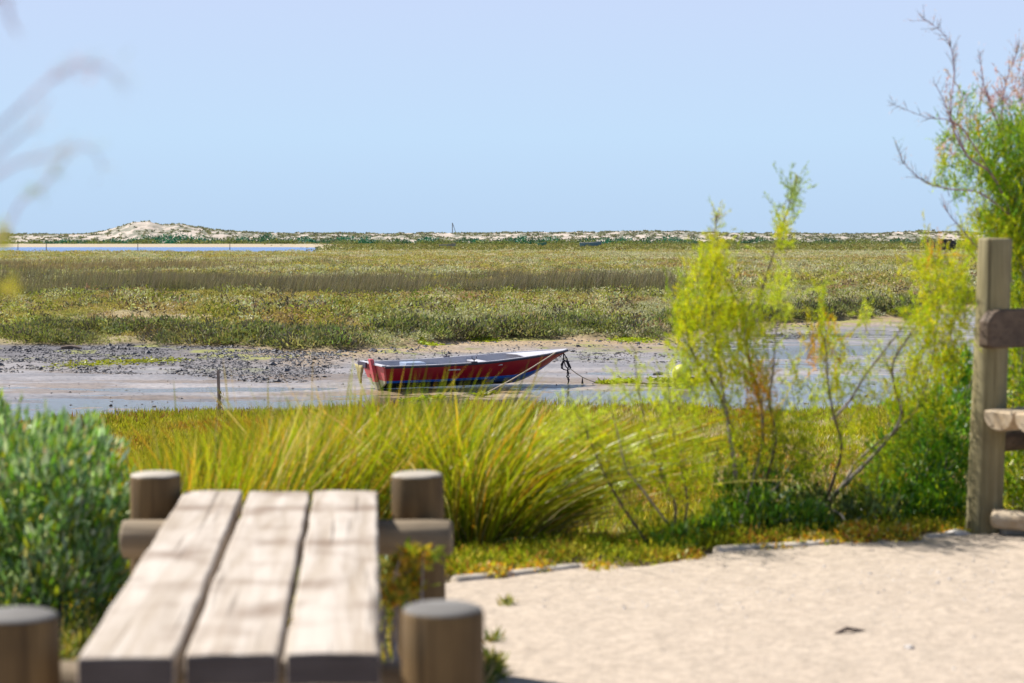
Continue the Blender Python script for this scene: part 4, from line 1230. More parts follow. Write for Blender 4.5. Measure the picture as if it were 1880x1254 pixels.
def log_bench():
    D0 = 7.98
    b, t_ = P(1806, 992, D0), P(1827.5, 437, D0)
    r = empty("park_bench", (b.x, D0, 0))
    rad = .0705
    m = MB(); m.log((b.x - .005, D0, -.15), (t_.x, D0, t_.z), rad * 1.02, rad * .96, 32, .012, .022)
    m.build("post", M['postpale'], r, smooth=True, angle=50)
    ax = Vector((.80, .60, 0)); pn = Vector((.60, -.80, 0)); up = Vector((0, 0, 1))
    # second post out of frame to the right
    q = b + ax * 1.55
    m = MB(); m.log((q.x, q.y, -.15), (q.x + .02, q.y, t_.z), rad * 1.02, rad * .96, 28, .012, .02); m.build("post", M['postpale'], r, smooth=True, angle=50)
    # backrest board with a chamfered end, on the camera side of the posts
    zt, zb = P(0, 569, 7.85).z, P(0, 641, 7.85).z
    st = P(1816, 600, 7.85); st = Vector((st.x, st.y, 0))
    def ring(s, ch=0):
        o_ = st + ax * s
        return [o_ + pn * .0 + up * (zb), o_ + up * (zt - ch), o_ - pn * .055 + up * (zt - ch), o_ - pn * .055 + up * zb]
    m = MB()
    vs = ring(0, .045) + ring(.035, .012) + ring(.07, 0) + ring(1.75, 0)
    vs[0] = vs[0] + up * .008; vs[3] = vs[3] + up * .008
    fs = [(4 * i + k, 4 * i + (k + 1) % 4, 4 * i + 4 + (k + 1) % 4, 4 * i + 4 + k) for i in range(3) for k in range(4)] + [(3, 2, 1, 0), (12, 13, 14, 15)]
    m.add(vs, fs); bo = m.build("backrest", M['darkboard'], r, bevel=.009)
    m = MB(); c_ = P(1868, 605, 7.90); c_ = st + ax * ((c_.x - st.x) / ax.x) + up * c_.z + pn * .0
    m.tube([c_ - pn * .002, c_ + pn * .006, c_ + pn * .010], [.013, .012, .007], 12); m.build("bolt", M['metal'], bo)
    # half-log seat slats, flat side up
    zs = P(0, 753, 7.85).z
    s0 = P(1803, 753, 7.86); s0 = Vector((s0.x, s0.y, 0))
    wlog = .158
    for j in range(3):
        m = MB(); vs = []; n_ = 14
        L_ = 1.75
        for s in (0, .012, .5, 1.0, L_ - .012, L_):
            e_ = .006 if s in (0, L_) else 0
            o_ = s0 + pn * (wlog * (j + .5) + .004 * j) + ax * (s - .01 * (j == 1))
            for k in range(n_):
                a = math.pi * k / (n_ - 1)
                vs.append(o_ - pn * (math.cos(a) * (wlog / 2 - .004 - e_)) + up * (zs - .018 - math.sin(a) * (.062 - e_)))
            vs.append(o_ + pn * (wlog / 2 - .006 - e_) + up * (zs - e_)); vs.append(o_ - pn * (wlog / 2 - .006 - e_) + up * (zs - e_))
        nn = n_ + 2
        fs = [(i * nn + k, i * nn + (k + 1) % nn, (i + 1) * nn + (k + 1) % nn, (i + 1) * nn + k) for i in range(5) for k in range(nn)]
        fs += [tuple(reversed(range(nn))), tuple(5 * nn + k for k in range(nn))]
        m.add(vs, fs); m.build("seat_slat", M['halflog'], r, smooth=True, angle=35)
    # bearer under the slats and the low round rail
    m = MB(); a = b + up * (zs - .125) + ax * .10 - pn * .02
    m.log(a - Vector((0, 0, 0)) , a + ax * 1.35 , .042, .042, 20, .01, .02); m.build("seat_bearer", M['darkboard'], r, smooth=True, angle=50)
    m = MB(); a = P(1818, 951, 7.86); e_ = P(1905, 960, 7.80)
    dr = (e_ - a).normalized()
    m.log(a, a + dr * 1.35, .040, .045, 24, .028, .03); m.build("foot_rail", M['halflog'], r, smooth=True, angle=50)
    tag(r, "tall posted log bench with a dark backrest board and half-log seat at the right", "bench")
log_bench()

# kerb logs along the path edge
def kerb(u0, v0, u1, v1, rad, label, L=None):
    a, b = G(u0, v0, .01), G(u1, v1, .01)
    m = MB(); m.log(a + Vector((0, 0, .004)), b + Vector((0, 0, .0)), rad, rad * .92, 20, .015, .06, 9)
    o = m.build("kerb_log", M['kerb'], None, smooth=True, angle=50)
    tag(o, label, "log", "logs edging the path")
kerb(832, 1074, 1062, 1047, .028, "weathered kerb log beside the plank bench's far right post")
kerb(600, 1098, 742, 1084, .028, "kerb log running in under the plank bench")
kerb(1312, 1018, 1540, 1002, .028, "long half buried kerb log in front of the tamarisk")
kerb(1700, 992, 1778, 985, .022, "short kerb log just left of the tall bench post")
kerb(1836, 981, 1960, 976, .035, "pale kerb log behind the foot rail of the log bench")

stonelike("stone", "white stone on the path edge at the foot of the tall post", G(1757, 986, .01), .05, .035, .022, 'stone', grp="small stones by the path edge")
stonelike("stone", "small white pebble lying out on the open path", G(1669, 1191, .02), .016, .012, .008, 'stone')
m = MB(); a, b = G(1532, 1164, .022), G(1588, 1158, .022)
m.tube([a, a.lerp(b, .4) + Vector((0, 0, .012)), b], [.004, .007, .003], 7); tag(m.build("twig", M['bark'], None, smooth=True), "small dark twig lying on the open path", "twig")

def gravel():
    n = 5000
    x = RNG.uniform(-1.3, 3.2, n); y = edge_y(x) - .05 - RNG.random(n) ** 1.6 * 3.6
    r_ = RNG.gamma(2.0, .0011, n) + .001
    oct_ = np.array([[1, 0, 0], [0, 1, 0], [-1, 0, 0], [0, -1, 0], [0, 0, .7], [0, 0, -.5]], float)
    V = oct_[None] * r_[:, None, None] * RNG.uniform(.6, 1.35, (n, 6, 1))
    V = V + np.stack([x, y, np.full(n, .019)], 1)[:, None]
    f = np.array([[0, 1, 4], [1, 2, 4], [2, 3, 4], [3, 0, 4], [1, 0, 5], [2, 1, 5], [3, 2, 5], [0, 3, 5]])
    L = (np.arange(n)[:, None, None] * 6 + f[None]).ravel()
    tag(link("gravel", np_mesh("gravel", V.reshape(-1, 3), L, np.arange(n * 8) * 3, np.full(n * 8, 3)), M['stone']), "loose fine gravel scattered on the pale path", "gravel", kind="stuff")
gravel()

# ------------------------------------------------------------------ plants near the path
def ground_cover(name, label, spots, col_pal, wts, leaf=.022, lw=.010, up=.6):
    """spots: (u, v, half width px, half depth m, count, height m)"""
    B = []; n_all = 0
    for u, v, hw, hd, n, h in spots:
        c_ = G(u, v, 0); rw = hw / FPX * c_.y
        q = unit(RNG.normal(size=(n, 3))) * RNG.random((n, 1)) ** .4
        q[:, 2] = np.abs(q[:, 2])
        b_ = q * [rw, hd, h] + [c_.x, c_.y, 0]
        b_[:, 2] += np.minimum(ground_z(b_[:, 0], b_[:, 1]), 0)
        B.append(b_); n_all += n
    B = np.concatenate(B)
    V = unit(RNG.normal(size=(n_all, 3)) * .7 + [0, 0, up]) * (leaf * RNG.uniform(.6, 1.4, (n_all, 1)))
    me = leaf_mesh(name, B, V, lw * RNG.uniform(.6, 1.3, n_all), jitter_col(pick(col_pal, wts, n_all), n_all, .2))
    o = link(name, me, M['leaf']); tag(o, label, "vegetation", kind="stuff"); return o
ground_cover("ground_cover", "yellow and orange creeping plants spilling over the path edge",
    [(900, 1066, 45, .10, 900, .06), (985, 1056, 40, .10, 800, .05), (1100, 1052, 40, .12, 500, .03), (1260, 1032, 40, .10, 500, .04), (1400, 1016, 60, .06, 500, .03),
     (1500, 1005, 50, .10, 900, .05), (1570, 1000, 50, .12, 1200, .09), (1650, 998, 40, .10, 900, .07), (1460, 1010, 30, .06, 300, .04), (760, 1095, 30, .1, 200, .04), (1750, 985, 30, .08, 300, .04)],
    [(.60, .44, .03), (.58, .28, .03), (.34, .36, .03), (.60, .52, .2), (.42, .15, .04)], [3, 1.6, 2.5, 1, .5])
# weeds around the bench's feet
ground_cover("weeds", "green and straw weeds around the feet of the plank bench",
    [(700, 1150, 34, .35, 1100, .10), (715, 1085, 26, .2, 700, .16), (700, 1215, 40, .3, 700, .06), (770, 1040, 25, .12, 500, .22), (900, 1254, 26, .15, 400, .06), (930, 1120, 16, .06, 60, .02),
     (905, 1190, 20, .06, 100, .025), (160, 1200, 60, .4, 1400, .10), (380, 1150, 160, .6, 1700, .10), (500, 1120, 120, .5, 1000, .08)],
    [(.18, .22, .02), (.34, .28, .05), (.42, .34, .16), (.10, .14, .02)], [3, 2, 1.6, 2], .045, .008, 1.0)

# ---- leafy bushes
def leafy_bush(name, label, blobs, cols, wts, leaf, lw, up, stems=12, mat='waxy', base=None, cat="bush", tall=0, barkm='greybark'):
    """blobs: (centre, radii, count)"""
    c0 = Vector(base) if base is not None else Vector(blobs[0][0])
    r = empty(name, c0)
    B = []; Dr = []
    for c_, rad, n in blobs:
        q = unit(RNG.normal(size=(n, 3))) * (RNG.random((n, 1)) ** .45)
        ncl = max(6, n // 75)                     # leaves gather in clumps
        cc = unit(RNG.normal(size=(ncl, 3))) * (RNG.random((ncl, 1)) ** .35)
        k = RNG.integers(0, ncl, n)
        q = np.where(RNG.random((n, 1)) < .84, cc[k] + RNG.normal(size=(n, 3)) * RNG.uniform(.08, .17, (ncl, 1))[k], q)
        B.append(q * np.array(rad) + np.array(tuple(c_)))
        Dr.append(q)
    B = np.concatenate(B); Dr = np.concatenate(Dr); n = len(B)
    gz = np.minimum(ground_z(B[:, 0], B[:, 1]), 0)
    k = B[:, 2] > gz + .01
    B, Dr = B[k], Dr[k]; n = len(B)
    V = unit(Dr * .5 + RNG.normal(size=(n, 3)) * .38 + [0, 0, up]) * (leaf * RNG.uniform(.45, 1.5, (n, 1)))
    me = leaf_mesh("foliage", B, V, lw * RNG.uniform(.5, 1.35, n), jitter_col(pick(cols, wts, n), n, .22))
    link("foliage", me, M[mat], r)
    m = MB()
    for _ in range(stems):
        c_, rad, _n = blobs[random.randrange(len(blobs))]
        e_ = Vector(c_) + Vector((random.uniform(-1, 1) * rad[0], random.uniform(-1, 1) * rad[1], random.uniform(.1, .85) * rad[2])) * .8
        s_ = Vector((c0.x + random.uniform(-.12, .12) + (e_.x - c0.x) * .35, c0.y + random.uniform(-.1, .1), c0.z - .03))
        md = s_.lerp(e_, .5) + Vector((random.uniform(-.04, .04), random.uniform(-.04, .04), .03))
        m = MB(); m.tube([s_, md, e_], [.007, .005, .002], 6); m.build("stem", M[barkm], r, smooth=True)
    tag(r, label, cat)
    return r
blue = [(.22, .36, .17), (.16, .33, .04), (.42, .52, .38), (.33, .40, .03), (.13, .22, .10), (.50, .42, .24)]
D = 6.3
def PB(u, v, D): return tuple(P(u, v, D))
leafy_bush("leafy_bush", "dense blue green small leaved bush left of the plank bench",
    [(PB(60, 960, 6.1), (.34, .45, .28), 6500), (PB(-60, 930, 6.3), (.34, .5, .33), 3600), (PB(160, 1000, 6.1), (.13, .3, .2), 1900), (PB(-200, 950, 6.3), (.3, .5, .34), 1300), (PB(150, 900, 6.4), (.11, .3, .13), 900),
     (PB(40, 860, 6.5), (.25, .4, .14), 1800), (PB(90, 1090, 5.95), (.24, .3, .13), 1600), (PB(-120, 1100, 6.0), (.35, .4, .2), 1300), (PB(130, 820, 6.7), (.10, .3, .09), 330), (PB(20, 800, 6.6), (.10, .25, .12), 260)],
    blue, [3, 3, 2.4, 1.8, 1.4, .8], .046, .0135, .9, 26, base=(-1.55, 6.2, 0))
# its long upright shoots
def shoots(name, parent, spec, cols, wts, leaf, lw, mat='waxy'):
    B = []; V = []
    m = MB()
    for (u0, v0, u1, v1, D) in spec:
        a, b = P(u0, v0, D), P(u1, v1, D)
        m = MB(); m.tube([a, a.lerp(b, .5) + Vector((.01, 0, 0)), b], [.005, .004, .0015], 5); m.build("shoot", M['greybark'], parent)
        L_ = (b - a).length; n = int(L_ / .011)
        t_ = RNG.random(n)[:, None]; A = np.array(tuple(a)); Bv = np.array(tuple(b))
        B.append(A * (1 - t_) + Bv * t_); dd = unit(Bv - A)
        V.append(unit(dd * .9 + RNG.normal(size=(n, 3)) * .5) * leaf * RNG.uniform(.6, 1.2, (n, 1)))
    B = np.concatenate(B); V = np.concatenate(V)
    me = leaf_mesh(name, B, V, np.full(len(B), lw), jitter_col(pick(cols, wts, len(B)), len(B), .2))
    link(name, me, M[mat], parent)
lb = [o for o in bpy.data.objects if o.name.startswith("leafy_bush")][0]
shoots("shoot_leaves", lb, [(10, 860, 38, 728, 6.3), (0, 880, 8, 745, 6.0), (50, 880, 60, 770, 6.4), (120, 860, 165, 770, 6.6), (-10, 850, 22, 770, 6.2), (90, 880, 130, 800, 6.4), (160, 900, 178, 790, 6.6), (30, 880, 48, 780, 6.2), (180, 920, 205, 830, 6.5), (75, 870, 95, 790, 6.6)],
       blue, [3, 3, 2, 1.6, 1, .5], .038, .011)

gr = [(.11, .27, .02), (.20, .34, .02), (.32, .38, .03), (.06, .14, .02), (.22, .34, .18)]
leafy_bush("low_shrub", "dark green leafy shrub at the foot of the tamarisk",
    [(PB(1400, 960, 7.95), (.22, .16, .12), 2300), (PB(1340, 930, 8.1), (.12, .15, .14), 1000), (PB(1470, 965, 7.95), (.15, .14, .11), 1400), (PB(1300, 985, 7.8), (.11, .13, .08), 800), (PB(1400, 900, 8.2), (.16, .15, .10), 900), (PB(1240, 1000, 7.55), (.11, .10, .07), 700)],
    gr, [3, 2.4, 1.2, 2.6, 1.2], .034, .010, 1.0, 14, base=(.95, 8.0, -.02))
leafy_bush("low_shrub", "grey green low shrub on the path edge at the foot of the leaning stems",
    [(PB(1545, 975, 8.05), (.13, .13, .10), 1300), (PB(1500, 940, 8.2), (.13, .13, .13), 1100), (PB(1600, 950, 8.1), (.12, .13, .12), 1000)],
    [(.15, .23, .07), (.11, .16, .06), (.28, .34, .18), (.30, .31, .03), (.05, .08, .02)], [3, 3, 1.5, 2, 2], .030, .009, 1.0, 10, base=(1.35, 8.05, -.02))
leafy_bush("leafy_shrub", "bright green leafy shrub left of the tall bench post",
    [(PB(1680, 880, 8.5), (.20, .25, .28), 4800), (PB(1740, 800, 8.6), (.16, .25, .28), 3600), (PB(1640, 940, 8.3), (.18, .15, .14), 1800), (PB(1730, 930, 8.3), (.13, .15, .14), 1500), (PB(1760, 700, 8.7), (.10, .2, .16), 1200), (PB(1700, 760, 8.8), (.16, .2, .12), 1100)],
    [(.13, .32, .02), (.25, .43, .02), (.36, .46, .02), (.06, .18, .03), (.18, .32, .14)], [3, 3, 1.4, 2, 1], .034, .0105, .7, 20, base=(1.72, 8.5, -.03))
leafy_bush("leafy_shrub", "yellow green shrub filling in behind the log bench",
    [(PB(1880, 700, 8.9), (.17, .25, .42), 3400), (PB(1900, 880, 8.8), (.22, .25, .18), 1800), (PB(1870, 500, 9.0), (.10, .2, .16), 900), (PB(2050, 780, 9.0), (.3, .3, .45), 2200)],
    [(.22, .36, .02), (.40, .47, .02), (.48, .46, .03), (.10, .18, .02)], [3, 3, 1.4, 1.5], .034, .0105, .7, 16, base=(2.35, 8.9, -.03))
leafy_bush("weed", "small yellow leaved weed growing up against the plank bench's far right post",
    [(PB(768, 1022, 5.02), (.05, .05, .035), 150), (PB(735, 1075, 5.05), (.05, .06, .05), 240), (PB(715, 1120, 4.9), (.05, .08, .05), 260), (PB(745, 1050, 5.05), (.04, .05, .05), 120)],
    [(.50, .38, .03), (.55, .27, .03), (.26, .30, .03), (.14, .20, .02)], [2.5, 1.2, 1.6, 1.2], .026, .014, .4, 8, mat='leaf', base=(-.30, 4.95, 0), cat="weed")
# ---- rush clumps
def rush_clump(name, label, base, rx, ry, n, h, lean, spread, pal, wts, wd=.006, drop=0.0, dead=.15):
    r = empty(name, base)
    th = RNG.uniform(0, 2 * np.pi, n); rr = np.sqrt(RNG.random(n))
    o_ = np.stack([np.cos(th) * rr, np.sin(th) * rr], 1)
    B = np.stack([base[0] + o_[:, 0] * rx, base[1] + o_[:, 1] * ry, np.zeros(n)], 1)
    B[:, 2] = np.minimum(ground_z(B[:, 0], B[:, 1]), 0) - .02
    d = unit(np.stack([o_[:, 0] * spread + RNG.normal(size=n) * .17 + lean[0] * .55, o_[:, 1] * spread * .6 + RNG.normal(size=n) * .15, np.ones(n)], 1))
    bend = np.stack([lean[0] * RNG.uniform(.0, 1.15, n) + o_[:, 0] * spread * .6 + RNG.normal(size=n) * .14, o_[:, 1] * spread * .5 + RNG.normal(size=n) * .06, -lean[1] * RNG.uniform(.3, 1.2, n)], 1)
    L_ = h * RNG.uniform(.55, 1.12, n)
    C = jitter_col(pick(pal, wts, n), n, .2)
    tip = np.where(RNG.random((n, 1)) < .4, C * [1.35, 1.05, .8], C * [1.1, 1.1, 1.0])
    me = blade_mesh("blades", B, d, L_, bend, wd * RNG.uniform(.6, 1.4, n), C, np.clip(tip, 0, 1), 6, drop=drop)
    link("blades", me, M['rush'], r)
    k = int(n * dead)
    B2 = B[RNG.integers(0, n, k)]
    d2 = unit(RNG.normal(size=(k, 3)) * [.5, .3, .1] + [lean[0], 0, .75]); b2 = RNG.normal(size=(k, 3)) * .2 + [lean[0] * .8, 0, -.35]
    me = blade_mesh("dry_blades", B2, d2, h * RNG.uniform(.3, .75, k), b2, wd * RNG.uniform(.5, 1.1, k), jitter_col(pick([(.42, .34, .20), (.30, .20, .11), (.5, .44, .32)], [2, 2, 1], k), k, .2), None, 5)
    link("dry_blades", me, M['rush'], r)
    tag(r, label, "rush clump", "rush clumps behind the plank bench")
gp = [(.25, .33, .012), (.38, .40, .015), (.50, .43, .06), (.52, .30, .035), (.13, .20, .015), (.58, .48, .28)]
def gbase(u, D): 
    x_ = (u - 940) / FPX * D
    return (x_, D, float(min(0, ground_z(np.array([x_]), np.array([D]))[0])))
rush_clump("rush_clump", "thin rush clump between the leafy bush and the bench's left post", gbase(235, 7.3), .26, .4, 900, .74, (-.04, .02), .34, gp, [3, 2.6, 1.6, 1.4, 1.6, .8], .006, .0, .12)
rush_clump("rush_clump", "upright rush clump behind the plank bench's left post", gbase(355, 7.4), .30, .4, 1500, .72, (-.02, .02), .32, gp, [3, 2.6, 1.6, 1.4, 2, .8], .0065, .0, .10)
rush_clump("rush_clump", "tall upright rush clump behind the middle of the plank bench", gbase(520, 7.9), .34, .4, 1900, .70, (.05, .03), .28, gp, [3, 2.6, 1.6, 1.6, 2, .9], .0065, .0, .12)
rush_clump("rush_clump", "rush clump behind the right edge of the bench planks, tips crossing the boat", gbase(690, 8.5), .30, .45, 1700, .84, (.04, .04), .36, gp, [3, 3, 1.4, .9, 2, .7], .0065, .0, .15)
rush_clump("rush_clump", "big rush clump arching to the right of the bench's far post", gbase(870, 8.2), .26, .38, 2300, .90, (.17, .18), .66, gp, [3, 3, 1.4, .8, 2.4, .8], .0065, .12, .35)
def mixed_grass():
    n = 12000
    y = RNG.uniform(6.9, 13.5, n); u = RNG.uniform(90, 1120, n)
    x = (u - 940) / FPX * y
    k = (fbm(x * 1.6, y * 1.2, 3, s=95) > .40 + .1 * RNG.random(n)) & (y > edge_y(x) + np.where(x > -.5, 1.5, 1.0))
    x, y = x[k], y[k]; n = len(x)
    B = np.stack([x, y, ground_z(x, y) - .02], 1)
    h = RNG.uniform(.35, .80, n) * (.6 + .8 * fbm(x * .9, y * .9, 3, s=96)) * np.where(x > -.6, .62, 1.0) + .08 * (y - 9) / 5
    d = unit(RNG.normal(size=(n, 3)) * [.22, .2, 0] + [.04, 0, 1]); bend = RNG.normal(size=(n, 3)) * [.2, .15, 0] + [.04, 0, -.05]
    C = jitter_col(pick([(.26, .34, .012), (.40, .42, .02), (.52, .44, .05), (.54, .30, .04), (.56, .47, .28), (.14, .20, .02)], [3, 3, 1.6, 1.2, .8, 1.5], n), n, .2)
    me = blade_mesh("mixed_grass", B, d, h, bend, RNG.uniform(.004, .009, n), C, np.clip(C * 1.15, 0, 1), 4)
    tag(link("mixed_grass", me, M['rush']), "mixed green, gold and rusty upright grass between the benches and the near creek bank", "grass", kind="stuff")
mixed_grass()
# few long stalks rising over the mud
def stalks():
    r = empty("tall_grass", gbase(760, 8.6))
    spec = [(690, 925, 745, 660), (705, 900, 765, 640), (760, 920, 830, 650), (730, 900, 742, 676), (795, 930, 838, 660), (880, 920, 975, 650), (870, 900, 962, 672), (905, 930, 1000, 640), (560, 900, 575, 645), (570, 880, 576, 700), (455, 900, 420, 660), (430, 900, 408, 650),
            (640, 900, 650, 640), (610, 900, 645, 670), (500, 900, 492, 690), (720, 930, 716, 690), (800, 960, 900, 690), (840, 950, 880, 700), (250, 900, 232, 680), (330, 900, 318, 690)]
    A = []; Dv = []; Ls = []; W_ = []; Bd = []
    for (u0, v0, u1, v1) in spec:
        D_ = 8.3 + random.random() * .8
        a, b = P(u0, v0, D_), P(u1, v1, D_)
        L_ = (b - a).length; d_ = (b - a) / L_
        A.append(tuple(a)); k = random.uniform(-.06, .06); Bd.append((k, 0, 0)); Dv.append((d_.x - k, d_.y, d_.z)); Ls.append(L_); W_.append(.0065 + random.random() * .004)
    n = len(A)
    me = blade_mesh("stalk", np.array(A), np.array(Dv), np.array(Ls), np.array(Bd), np.array(W_), jitter_col(pick([(.30, .30, .03), (.42, .30, .05), (.22, .28, .02)], [2, 1.5, 2], n), n, .15), None, 6)
    link("stalk", me, M['rush'], r)
    tag(r, "few long single grass stalks rising in front of the red hull", "grass")
stalks()

# ---- tamarisks
class Tam:
    def __init__(s, name, label, base):
        s.r = empty(name, base); s.B = []; s.V = []; s.W = []; s.C = []; s.stems = []
        tag(s.r, label, "tamarisk")
    def stem(s, pts, r0, r1, mat='bark'):
        """pts: (u, v, D)"""
        Q_ = [P(*p) for p in pts]
        # smooth
        out_ = []
        for i in range(len(Q_) - 1):
            a = Q_[max(i - 1, 0)]; b = Q_[i]; c_ = Q_[i + 1]; d_ = Q_[min(i + 2, len(Q_) - 1)]
            for k in range(5):
                t_ = k / 5
                out_.append(.5 * ((2 * b) + (c_ - a) * t_ + (2 * a - 5 * b + 4 * c_ - d_) * t_ ** 2 + (3 * b - a - 3 * c_ + d_) * t_ ** 3))
        out_.append(Q_[-1])
        n = len(out_)
        m = MB(); m.tube(out_, [r0 + (r1 - r0) * i / (n - 1) for i in range(n)], 8, True, .06)
        m.build("branch", M[mat], s.r, smooth=True)
        return out_
    def plume(s, p, d, L_, dens, col, bl=.020, bw=.0022, spread=.5):
        n = max(3, int(L_ * dens))
        t_ = RNG.random((n, 1)) ** .85
        d = np.array(tuple(d)); p = np.array(tuple(p))
        bend = RNG.normal(size=3) * .18
        s.B.append(p + d * L_ * t_ + bend * L_ * t_ ** 2)
        s.V.append(unit(d + 2 * bend * t_ + RNG.normal(size=(n, 3)) * spread) * bl * RNG.uniform(.5, 1.4, (n, 1)))
        s.W.append(bw * RNG.uniform(.7, 1.3, n)); s.C.append(jitter_col(np.array(col), n, .2))
    def sprout(s, pts, t0, t1, n, L_, dens, col, up=.5, bl=.020, bw=.0022, twig=True, spread=.5, out_=.6):
        N_ = len(pts)
        m = MB()
        for _ in range(n):
            t_ = t0 + (t1 - t0) * random.random(); f = t_ * (N_ - 1); i = min(int(f), N_ - 2)
            p = pts[i].lerp(pts[i + 1], f - i); tg = (pts[i + 1] - pts[i]).normalized()
            d = (tg * .7 + Vector((random.gauss(0, 1), random.gauss(0, 1), random.gauss(0, 1))) * out_ + Vector((0, 0, up))).normalized()
            LL = L_ * random.uniform(.5, 1.3) * (1 - .45 * t_)
            c_ = col[random.randrange(len(col))] if isinstance(col, list) else col
            s.plume(p, d, LL, dens, c_, bl, bw, spread)
            if twig: m.tube([p, p + d * LL * .85], [.0011, .0006], 4, False)
        if twig and n: s.tw = getattr(s, 'tw', MB()); s.tw.add(m.v, m.f)
    def puff(s, u, v, D, ru, rv, n, col, L_=.115, dens=300, up=.9, bl=.021, bw=.0033, rd=None):
        for _ in range(int(n * 2.8)):
            q = Vector((random.gauss(0, .52), random.gauss(0, .55), random.gauss(0, .5)))
            c_ = P(u + q.x * ru, v + q.y * rv, D + q.z * (rd or .25))
            d = Vector((random.gauss(0, .5), random.gauss(0, .5), random.gauss(0, .45) + up)).normalized()
            cc = col[random.randrange(len(col))] if isinstance(col, list) else col
            s.plume(c_ - d * L_ * .5, d, L_ * random.uniform(.6, 1.4), dens, cc, bl, bw)
            if random.random() < .12:
                s.tw = getattr(s, 'tw', MB()); s.tw.tube([c_ - d * L_ * .8, c_ + d * L_ * .4], [.0016, .0008], 4, False)
    def done(s, twm='bark'):
        B = np.concatenate(s.B); V = np.concatenate(s.V)
        me = leaf_mesh("foliage", B, V, np.concatenate(s.W), np.concatenate(s.C))
        link("foliage", me, M['feather'], s.r)
        if hasattr(s, 'tw'): s.tw.build("twigs", M[twm], s.r)  # thin bare twigs inside the plumes, gathered in one mesh
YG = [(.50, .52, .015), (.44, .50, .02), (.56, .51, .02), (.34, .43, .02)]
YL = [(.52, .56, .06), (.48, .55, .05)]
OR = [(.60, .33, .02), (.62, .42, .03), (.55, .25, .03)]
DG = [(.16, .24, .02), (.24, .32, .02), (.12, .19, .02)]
PK = [(.60, .32, .40), (.50, .32, .38), (.55, .36, .32)]

T1 = Tam("tamarisk_shrub", "feathery yellow green tamarisk standing between the boat and the tall post", tuple(P(1392, 965, 8.2)))
a1 = T1.stem([(1398, 985, 8.15), (1385, 880, 8.2), (1352, 810, 8.2), (1325, 735, 8.15), (1300, 690, 8.1), (1268, 640, 8.1), (1256, 560, 8.05)], .0125, .002)
a2 = T1.stem([(1385, 890, 8.2), (1400, 830, 8.25), (1396, 740, 8.3), (1372, 640, 8.3), (1385, 580, 8.25), (1412, 490, 8.2), (1440, 405, 8.2), (1465, 322, 8.15)], .010, .0016)
a3 = T1.stem([(1352, 890, 8.0), (1345, 830, 8.0), (1335, 770, 8.05), (1318, 650, 8.1), (1306, 560, 8.1), (1310, 470, 8.1), (1315, 395, 8.1)], .0095, .0015, 'greybark')
a4 = T1.stem([(1392, 930, 8.2), (1410, 870, 8.1), (1425, 800, 8.0), (1412, 740, 8.0), (1420, 680, 8.0), (1425, 590, 8.0)], .008, .0015)
a5 = T1.stem([(1360, 960, 7.9), (1375, 905, 7.95), (1400, 800, 8.0), (1392, 705, 8.0)], .007, .0015, 'greybark')
for s_, t0, n_, L_, d_, c_ in ((a1, .35, 42, .13, 300, YG), (a2, .45, 52, .10, 300, YG), (a3, .35, 60, .12, 340, YG), (a4, .2, 34, .11, 260, YG), (a5, .3, 22, .1, 220, YG + OR)):
    T1.sprout(s_, t0, 1, n_, L_, d_, c_)
T1.sprout(a3, .86, 1, 12, .06, 90, PK)
T1.sprout(a2, .9, 1, 8, .05, 180, [(.24, .34, .14)])
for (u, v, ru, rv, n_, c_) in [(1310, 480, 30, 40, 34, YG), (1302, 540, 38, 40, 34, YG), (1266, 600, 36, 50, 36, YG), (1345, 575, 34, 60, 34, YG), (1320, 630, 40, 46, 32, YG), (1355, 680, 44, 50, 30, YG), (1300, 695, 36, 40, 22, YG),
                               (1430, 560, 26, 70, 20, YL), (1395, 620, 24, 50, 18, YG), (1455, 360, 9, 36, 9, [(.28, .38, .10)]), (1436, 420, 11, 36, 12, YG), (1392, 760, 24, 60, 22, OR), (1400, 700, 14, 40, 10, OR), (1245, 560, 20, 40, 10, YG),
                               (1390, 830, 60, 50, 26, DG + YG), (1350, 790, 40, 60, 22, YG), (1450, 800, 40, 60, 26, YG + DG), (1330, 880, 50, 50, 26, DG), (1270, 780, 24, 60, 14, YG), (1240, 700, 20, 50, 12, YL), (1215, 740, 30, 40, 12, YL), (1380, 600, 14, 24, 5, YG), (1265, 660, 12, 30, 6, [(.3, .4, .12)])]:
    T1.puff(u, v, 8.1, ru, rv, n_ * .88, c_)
T1.done()

T2 = Tam("tamarisk_shrub", "sparse young tamarisk leaning over the near marsh beside the rush clump", tuple(P(1195, 1020, 7.6)))
b1 = T2.stem([(1200, 1020, 7.6), (1180, 985, 7.6), (1140, 925, 7.6), (1105, 860, 7.6), (1075, 790, 7.6), (1050, 745, 7.6)], .0075, .0015)
b2 = T2.stem([(1230, 1010, 7.6), (1240, 930, 7.65), (1215, 870, 7.7), (1190, 800, 7.7), (1170, 700, 7.7), (1165, 640, 7.7)], .006, .0012)
b3 = T2.stem([(1225, 960, 7.6), (1180, 900, 7.5), (1150, 860, 7.5), (1135, 800, 7.5), (1120, 740, 7.5)], .005, .0012, 'greybark')
b4 = T2.stem([(1250, 990, 7.6), (1262, 920, 7.65), (1248, 850, 7.7), (1232, 770, 7.7), (1228, 690, 7.7)], .006, .0012)
for s_ in (b1, b2, b3, b4): T2.sprout(s_, .2, 1, 30, .10, 230, YG + DG[:1])
